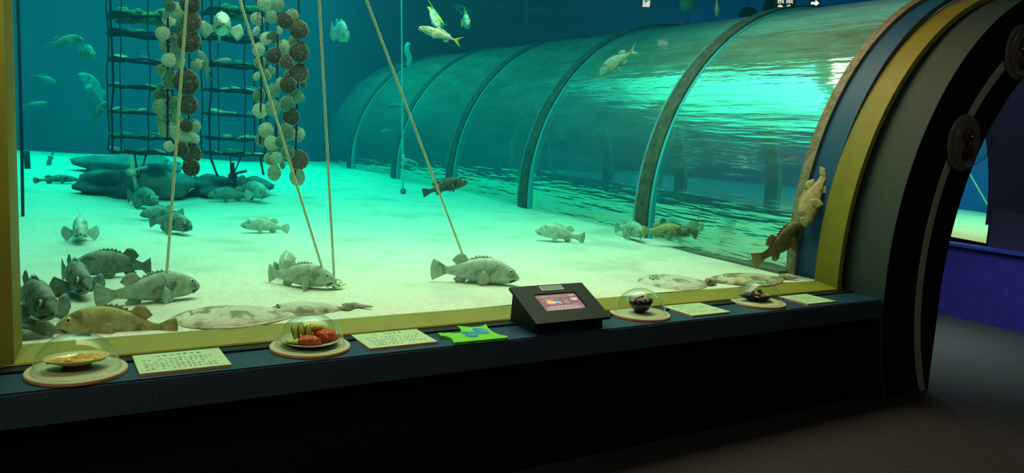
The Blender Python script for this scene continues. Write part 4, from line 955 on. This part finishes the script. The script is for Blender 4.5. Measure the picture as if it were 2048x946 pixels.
G2 = [(529, 8, 15, 'p'), (556, 10, 14, 'p'), (515, 38, 13, 'm'), (542, 35, 13, 'p'), (571, 42, 16, 'd'), (585, 30, 12, 'm'), (598, 60, 19, 'd'), (545, 75, 12, 'm'), (532, 77, 13, 'p'), (517, 100, 14, 'p'), (559, 60, 10, 'p'), (565, 97, 17, 'p'), (548, 112, 16, 'd'), (598, 105, 20, 'd'), (573, 125, 14, 'd'), (544, 140, 9, 'p'), (513, 153, 9, 'p'), (530, 150, 12, 'm'), (559, 165, 10, 'p'), (597, 147, 19, 'r'), (583, 150, 14, 'm'), (546, 182, 14, 'p'), (518, 190, 14, 'm'), (576, 170, 17, 'd'), (606, 168, 9, 'm'), (590, 193, 14, 'p'), (603, 196, 9, 'p'), (520, 222, 15, 'p'), (546, 216, 16, 'p'), (574, 208, 15, 'm'), (582, 234, 17, 'r'), (573, 265, 17, 'm'), (597, 270, 15, 'p'), (532, 261, 15, 'p'), (523, 280, 13, 'm'), (544, 287, 15, 'p'), (562, 285, 12, 'm'), (541, 318, 13, 'm'), (553, 316, 12, 'p'), (597, 320, 20, 'r'), (576, 305, 14, 'm'), (548, 346, 16, 'p'), (594, 354, 18, 'p'), (520, 125, 12, 'm'), (512, 62, 10, 'p'), (588, 82, 12, 'm'), (565, 330, 9, 'm')]
used_ = set(); rs_ = random.Random(3)
def scallop_string(label, xc, shells, y, top_px=-60):
    bot = max(q[1] for q in shells)
    p0 = Vector(ony(xc, bot, y)); t = empty('scallop_string', (p0.x, y, p0.z)); tag(t, label, 'scallop string', 'hanging strings of scallop shells')
    mb_ = MB(); zt = 4.3
    mb_.tube([(0, 0.02, -.02), (0.004, .02, .5), (0, .02, zt-p0.z)], .0045, 6); mb_.obj('cord', M_cord, t, True)
    mb_ = MB()
    for (px, py, r, kd) in shells:
        dy = rs_.uniform(-.07, .07)*(0 if kd in 'dr' else 1)+(-.03 if kd in 'dr' else .02); P_3 = Vector(ony(px, py, y+dy))
        dist = (P_3-Vector(CP)).dot(Vector(CF)); R3 = r/FPX*dist
        if kd in used_: o = proto[kd].copy(); COL.objects.link(o)
        else: o = proto[kd]; used_.add(kd)
        o.parent = t; o.location = P_3-Vector((p0.x, y, p0.z))
        tilt = rs_.uniform(-.25, .25) if kd != 'd' else rs_.uniform(-.12, .12)
        o.rotation_euler = (tilt-.05, rs_.uniform(-.5, .5), -.35+rs_.uniform(-.55, .55)*(1 if kd in 'pm' else .35)); sx_ = .72 if r <= 10 else 1.0
        o.scale = (R3*sx_, R3*.9, R3)
        mb_.tube([(0, .02, o.location.z+.02), o.location+Vector((0, .012, R3*.9))], .0025, 5)
    mb_.obj('tie', M_cord, t, True)
    return t
Y1 = 4.45
scallop_string('string of mostly pale scallop shells hanging just left of the leftmost cream rope', 336, [q for q in G1 if q[0] < 358], Y1)
scallop_string('string of large dark scallop shells hanging behind the leftmost cream rope', 378, [q for q in G1 if q[0] >= 358], Y1-.03)
scallop_string('left string of the right shell cluster, pale shells crossed by a slanting rope', 522, [q for q in G2 if q[0] < 536], Y1+.1)
scallop_string('middle string of the right shell cluster, ending in a pale shell with a dark edge', 552, [q for q in G2 if 536 <= q[0] < 568], Y1+.02)
scallop_string('right string of the right shell cluster, large dark shells and a pale bottom one', 592, [q for q in G2 if q[0] >= 568], Y1-.05)
for q in proto.values():
    if q.parent is None: bpy.data.objects.remove(q)

# ================================================================== net cages
M_net = mat('dark_net_twine', (0.012, 0.022, 0.026), rough=.9)
M_algae = mat('green_algae', (0.16, 0.24, 0.08), (0.26, 0.34, 0.12), 20, .9)
M_sc = mat('pale_scallop', (0.85, 0.90, 0.74), (0.55, 0.60, 0.46), 14, .7)
def flat_scallop():
    mb_ = MB(); mb_.lathe([(.002, 0), (.6, .04), (.95, .16), (1.0, .20), (.95, .24), (.6, .34), (.002, .38)], 18); return mb_.obj('scallop', M_sc, None, True)
sc0 = flat_scallop(); sc_used = [False]
def net_cage(label, x0, x1, tiers, y, side, r_seed):
    A = Vector(ony(x0, 150, y)); B = Vector(ony(x1, 150, y)); wd = B.x-A.x; cx = (A.x+B.x)/2; dp_ = wd*.9
    zs = [ony((x0+x1)/2, t_, y)[2] for t_ in tiers]; z0 = zs[-1]
    t = empty('net_cage', (cx, y, z0)); tag(t, label, 'net cage', 'hanging net cages for scallops')
    hw, hd = wd/2, dp_/2; rr = random.Random(r_seed)
    for (sx, sy) in ((-1, -1), (1, -1), (1, 1), (-1, 1), (-.72, -1), (.2, -1)):
        pts = [(sx*hw+.01*rr.uniform(-1, 1), sy*hd, (zs[0]+.6-z0)*k/10+0*rr.random()) for k in range(11)]
        MB().tube(pts, (.009 if sy < 0 else .006) if abs(sx) == 1 else .005, 6).obj('corner_cord', M_net, t, True)
    for i, z in enumerate(zs):
        zz = z-z0; f_ = MB(); c = [(-hw, -hd), (hw, -hd), (hw, hd), (-hw, hd)]
        for k in range(4):
            a, b_ = c[k], c[(k+1) % 4]; f_.tube([(a[0]+(b_[0]-a[0])*j/8, a[1]+(b_[1]-a[1])*j/8, zz+.008*math.sin(j*1.3+i)) for j in range(9)], .012 if i in (0, 1) else .009, 6)
        for k in range(1, 8):
            u = -hw+wd*k/8; f_.tube([(u, -hd, zz), (u, 0, zz-.012), (u, hd, zz)], .004, 4); v = -hd+dp_*k/8; f_.tube([(-hw, v, zz), (0, v, zz-.012), (hw, v, zz)], .004, 4)
        f_.obj('tier', M_net, t, True)
        if i == 0:
            al = MB()
            for k in range(26): al.blob((rr.uniform(-hw*.5, hw), rr.uniform(-hd, hd), zz+rr.uniform(-.02, .07)), (.055, .05, .03), k, .6, 3, 8, 6)
            al.obj('algae', M_algae, t, True)
        nsc = rr.randint(5, 8) if i else 3
        for k in range(nsc):
            if sc_used[0]: s = sc0.copy(); COL.objects.link(s)
            else: s = sc0; sc_used[0] = True
            R3 = rr.uniform(.035, .055); s.scale = (R3, R3, R3*.8)
            s.location = (cx+rr.uniform(-hw*.85, hw*.85), y+rr.uniform(-hd*.95, hd*.6), z+.012+.013*(k % 2)); s.rotation_euler = (rr.uniform(-.25, .25), rr.uniform(-.3, .3), rr.uniform(0, 6))
            nth = ('top', 'second', 'third', 'fourth', 'fifth', 'sixth', 'seventh')[i]
            tag(s, f'pale scallop lying on the {nth} tier of the {side} net cage', 'scallop', f'scallops on the {nth} tier of the {side} net cage')
    # slack netting under the lowest tier and the anchor line
    MB().tube([(-hw*.3, -hd, 0), (-hw*.2, -hd*.6, -.12), (-hw*.12, -hd*.2, -.22)], .007, 5).obj('anchor_cord', M_net, t, True)
    MB().tube([(hw*.1, -hd, 0), (0, -hd*.6, -.12), (-hw*.10, -hd*.2, -.22)], .007, 5).obj('anchor_cord', M_net, t, True)
    return t
net_cage('left net cage with dark corner cords and seven tiers of scallops', 220, 338, (36, 70, 122, 175, 226, 275, 305), 7.3, 'left', 4)
net_cage('right net cage hanging between the two clusters of scallop strings', 412, 522, (28, 78, 132, 182, 230, 278, 308), 7.3, 'right', 9)
# ballast under the cages
M_bal = mat('dark_ballast_bag', (0.10, 0.125, 0.12), (0.16, 0.185, 0.175), 8, .9, .4)
for (px, py, rx, ry, rz_, y, sd, nm, lb) in ((282, 372, .46, .34, .17, 7.6, 1, 'ballast_bag', 'large dark ballast heap on the sand under the left net cage'), (255, 335, .50, .35, .14, 9.8, 2, 'ballast_bag', 'dark blue ballast heap behind the large one under the left cage'), (455, 378, .34, .28, .12, 7.6, 3, 'ballast_bag', 'dark ballast heap on the sand under the right net cage')):
    c = Vector(ony(px, py, y)); b = MB(); b.blob((0, 0, 0), (rx, ry, rz_), sd, .45, 2.0, 32, 20); o = b.obj(nm, M_bal, None, True); o.location = (c.x, y, sand_z(c.x, y)+rz_*.45); tag(o, lb, 'ballast')
for (px, py, y, lb) in ((262, 345, 7.0, 'pale knotted cord end standing on the left ballast heap'), (465, 352, 7.2, 'dark branching cord end standing on the right ballast heap')):
    c = Vector(ony(px, py, y)); t = empty('cord_end', (c.x, y, c.z)); tag(t, lb, 'rope')
    m_ = mat('pale_old_rope', (.42, .46, .34)) if px < 300 else M_net
    MB().tube([(0, 0, .12), (.01, 0, 0), (.035, -.02, -.12), (.05, -.03, -.26)], .014, 6).obj('cord', m_, t, True)
    MB().tube([(-.02, 0, .0), (.05, 0, .03), (.12, -.02, .05)], .013, 6).obj('branch', m_, t, True)
    MB().blob((0, 0, .0), (.04, .035, .03), 5, .4).obj('knot', m_, t, True)
for i, (pts, lb) in enumerate((([(530, 300), (521, 318), (527, 350)], 'bent dark twig hanging below the right net cage'), ([(420, 312), (432, 345), (436, 352)], 'thin dark twig standing on the sand left of the right ballast heap'))):
    w3 = [Vector(ony(a, b_, 7.2)) for a, b_ in pts]; t = MB().tube(w3, .010, 6).obj('twig', M_net, None, True); tag(t, lb, 'twig')
# mooring chains by the left frame
for i, (x, ya, yb, y, lb) in enumerate(((45, 300, 445, 6.2, 'dark chain hanging close to the left window frame'), (55, 302, 348, 10.0, 'short dark post on the far sand beside the left window frame'))):
    a, b_ = Vector(ony(x-2, ya-40 if i == 0 else ya, y)), Vector(ony(x+1, yb, y)); t = MB().tube([b_, (a+b_)/2, a] if i else [b_, (a+b_)/2, a, a+Vector((0, 0, 2.2))], .010 if i == 0 else .03, 8).obj('mooring_chain' if i == 0 else 'post', M_net, None, True); tag(t, lb, 'chain' if i == 0 else 'post')

# ================================================================== buoys, signs and sign reflections at the top
c = Vector(ony(1376, 8, 6.2)); t = empty('buoy', c); tag(t, 'round pale yellow buoy above the tunnel near the top edge', 'buoy')
MB().blob((0, 0, 0), (.085, .085, .085), 2, .04, 3).obj('float', mat('pale_yellow_float', (.75, .72, .40), (.62, .60, .34), 30, .7), t, True)
MB().tube([(.02, 0, -.08), (.05, .02, -.14), (.02, .05, -.22)], .008, 6).obj('tail_line', F_DARK, t, True)
MB().tube([(0, 0, .08), (0, 0, 4.3-c.z)], .006, 6).obj('line', F_DARK, t, True)
for (px, py, rx, rz_, lb) in ((1496, 28, .10, .075, 'dark shaggy clump right of the brown hanging fish at the top'), (1548, 14, .12, .12, 'dark shaggy clump beside the white signs at the top')):
    c = Vector(ony(px, py, 6.6)); b = MB(); b.blob((0, 0, 0), (rx, rx, rz_), 7, .3, 4, 30, 20); t = empty('weed_clump', c); tag(t, lb, 'weed clump')
    b.obj('clump', mat('dark_weed', (.02, .04, .04), (.035, .06, .055), 40, .95, .9, 50), t, True); MB().tube([(0, 0, rz_*.8), (0, 0, 4.3-c.z)], .006, 6).obj('line', F_DARK, t, True)
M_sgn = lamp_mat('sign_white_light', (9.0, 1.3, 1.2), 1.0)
M_sgnb = mat('sign_dark_board', (.02, .10, .14), rough=.5)
def sign(label, px, py, y, w_, h_):
    c = Vector(ony(px, py, y)); t = empty('sign_or_reflection', c, -.75); tag(t, label, 'sign')
    MB().box((-w_/2, .004, -h_/2), (w_/2, .02, h_/2)).obj('board', M_sgnb, t)
    for s in (-1, 1): MB().tube([(s*w_*.4, .012, h_/2), (s*w_*.4, .012, 4.3-c.z)], .004, 5).obj('hanger', F_DARK, t)
    return t
RX = Matrix.Rotation(PI/2, 4, 'X')
s1 = sign('mirrored reflection of a dark route sign with two white characters, built as a board, at the top right', 1570, 8, 6.3, .25, .20)  # board built in place of the sign's reflection on the water surface
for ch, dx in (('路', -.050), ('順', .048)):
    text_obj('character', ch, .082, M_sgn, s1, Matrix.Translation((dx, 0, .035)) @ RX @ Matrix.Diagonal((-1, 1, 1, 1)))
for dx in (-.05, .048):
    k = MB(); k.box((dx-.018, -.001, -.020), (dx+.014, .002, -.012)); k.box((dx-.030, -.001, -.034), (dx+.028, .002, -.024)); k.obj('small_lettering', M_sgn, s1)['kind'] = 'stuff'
s2 = sign('reflection of a dark blue sign with a white arrow pointing right, built as a board, at the top right', 1630, 6, 6.3, .13, .14)  # arrow of the same reflected sign, built as a glowing board
T = [(-.045, .012), (.005, .012), (.0, .040), (.050, .0), (.0, -.046), (.005, -.018), (-.045, -.018)]
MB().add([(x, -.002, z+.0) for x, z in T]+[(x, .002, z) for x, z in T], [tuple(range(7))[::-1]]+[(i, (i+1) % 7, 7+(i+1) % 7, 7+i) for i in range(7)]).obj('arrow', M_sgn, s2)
s3 = sign('white and green exit sign at the top, left of the buoy', 1293, 3, 6.3, .075, .11)
MB().box((-.036, -.002, -.053), (.036, .003, .053)).obj('panel', lamp_mat('sign_pale_light', (6.0, 1.0, .9), .8), s3)
MB().add([(x, -.004, z) for x, z in [(-.03, .02), (-.005, -.030), (.0, -.008), (.03, .012), (.026, .028), (.0, .008), (-.012, .03)]], [(6, 5, 4, 3, 2, 1, 0)]).obj('green_arrow', lamp_mat('sign_green_light', (.02, .45, .2), .8), s3)
# rope seen through the passage
a, c = Vector((11.0, 5.5, sand_z(11.0, 5.5))), Vector((10.6, 6.3, 4.2))
p1, p2 = Vector(ony(1978, 415, 5.6)), Vector(ony(1935, 340, 5.6)); d = (p2-p1)
twisted('rope', 'cream rope slanting across the blue water seen through the arch', p1-d*(.35), p1+d*3.0, .010, M_rope)
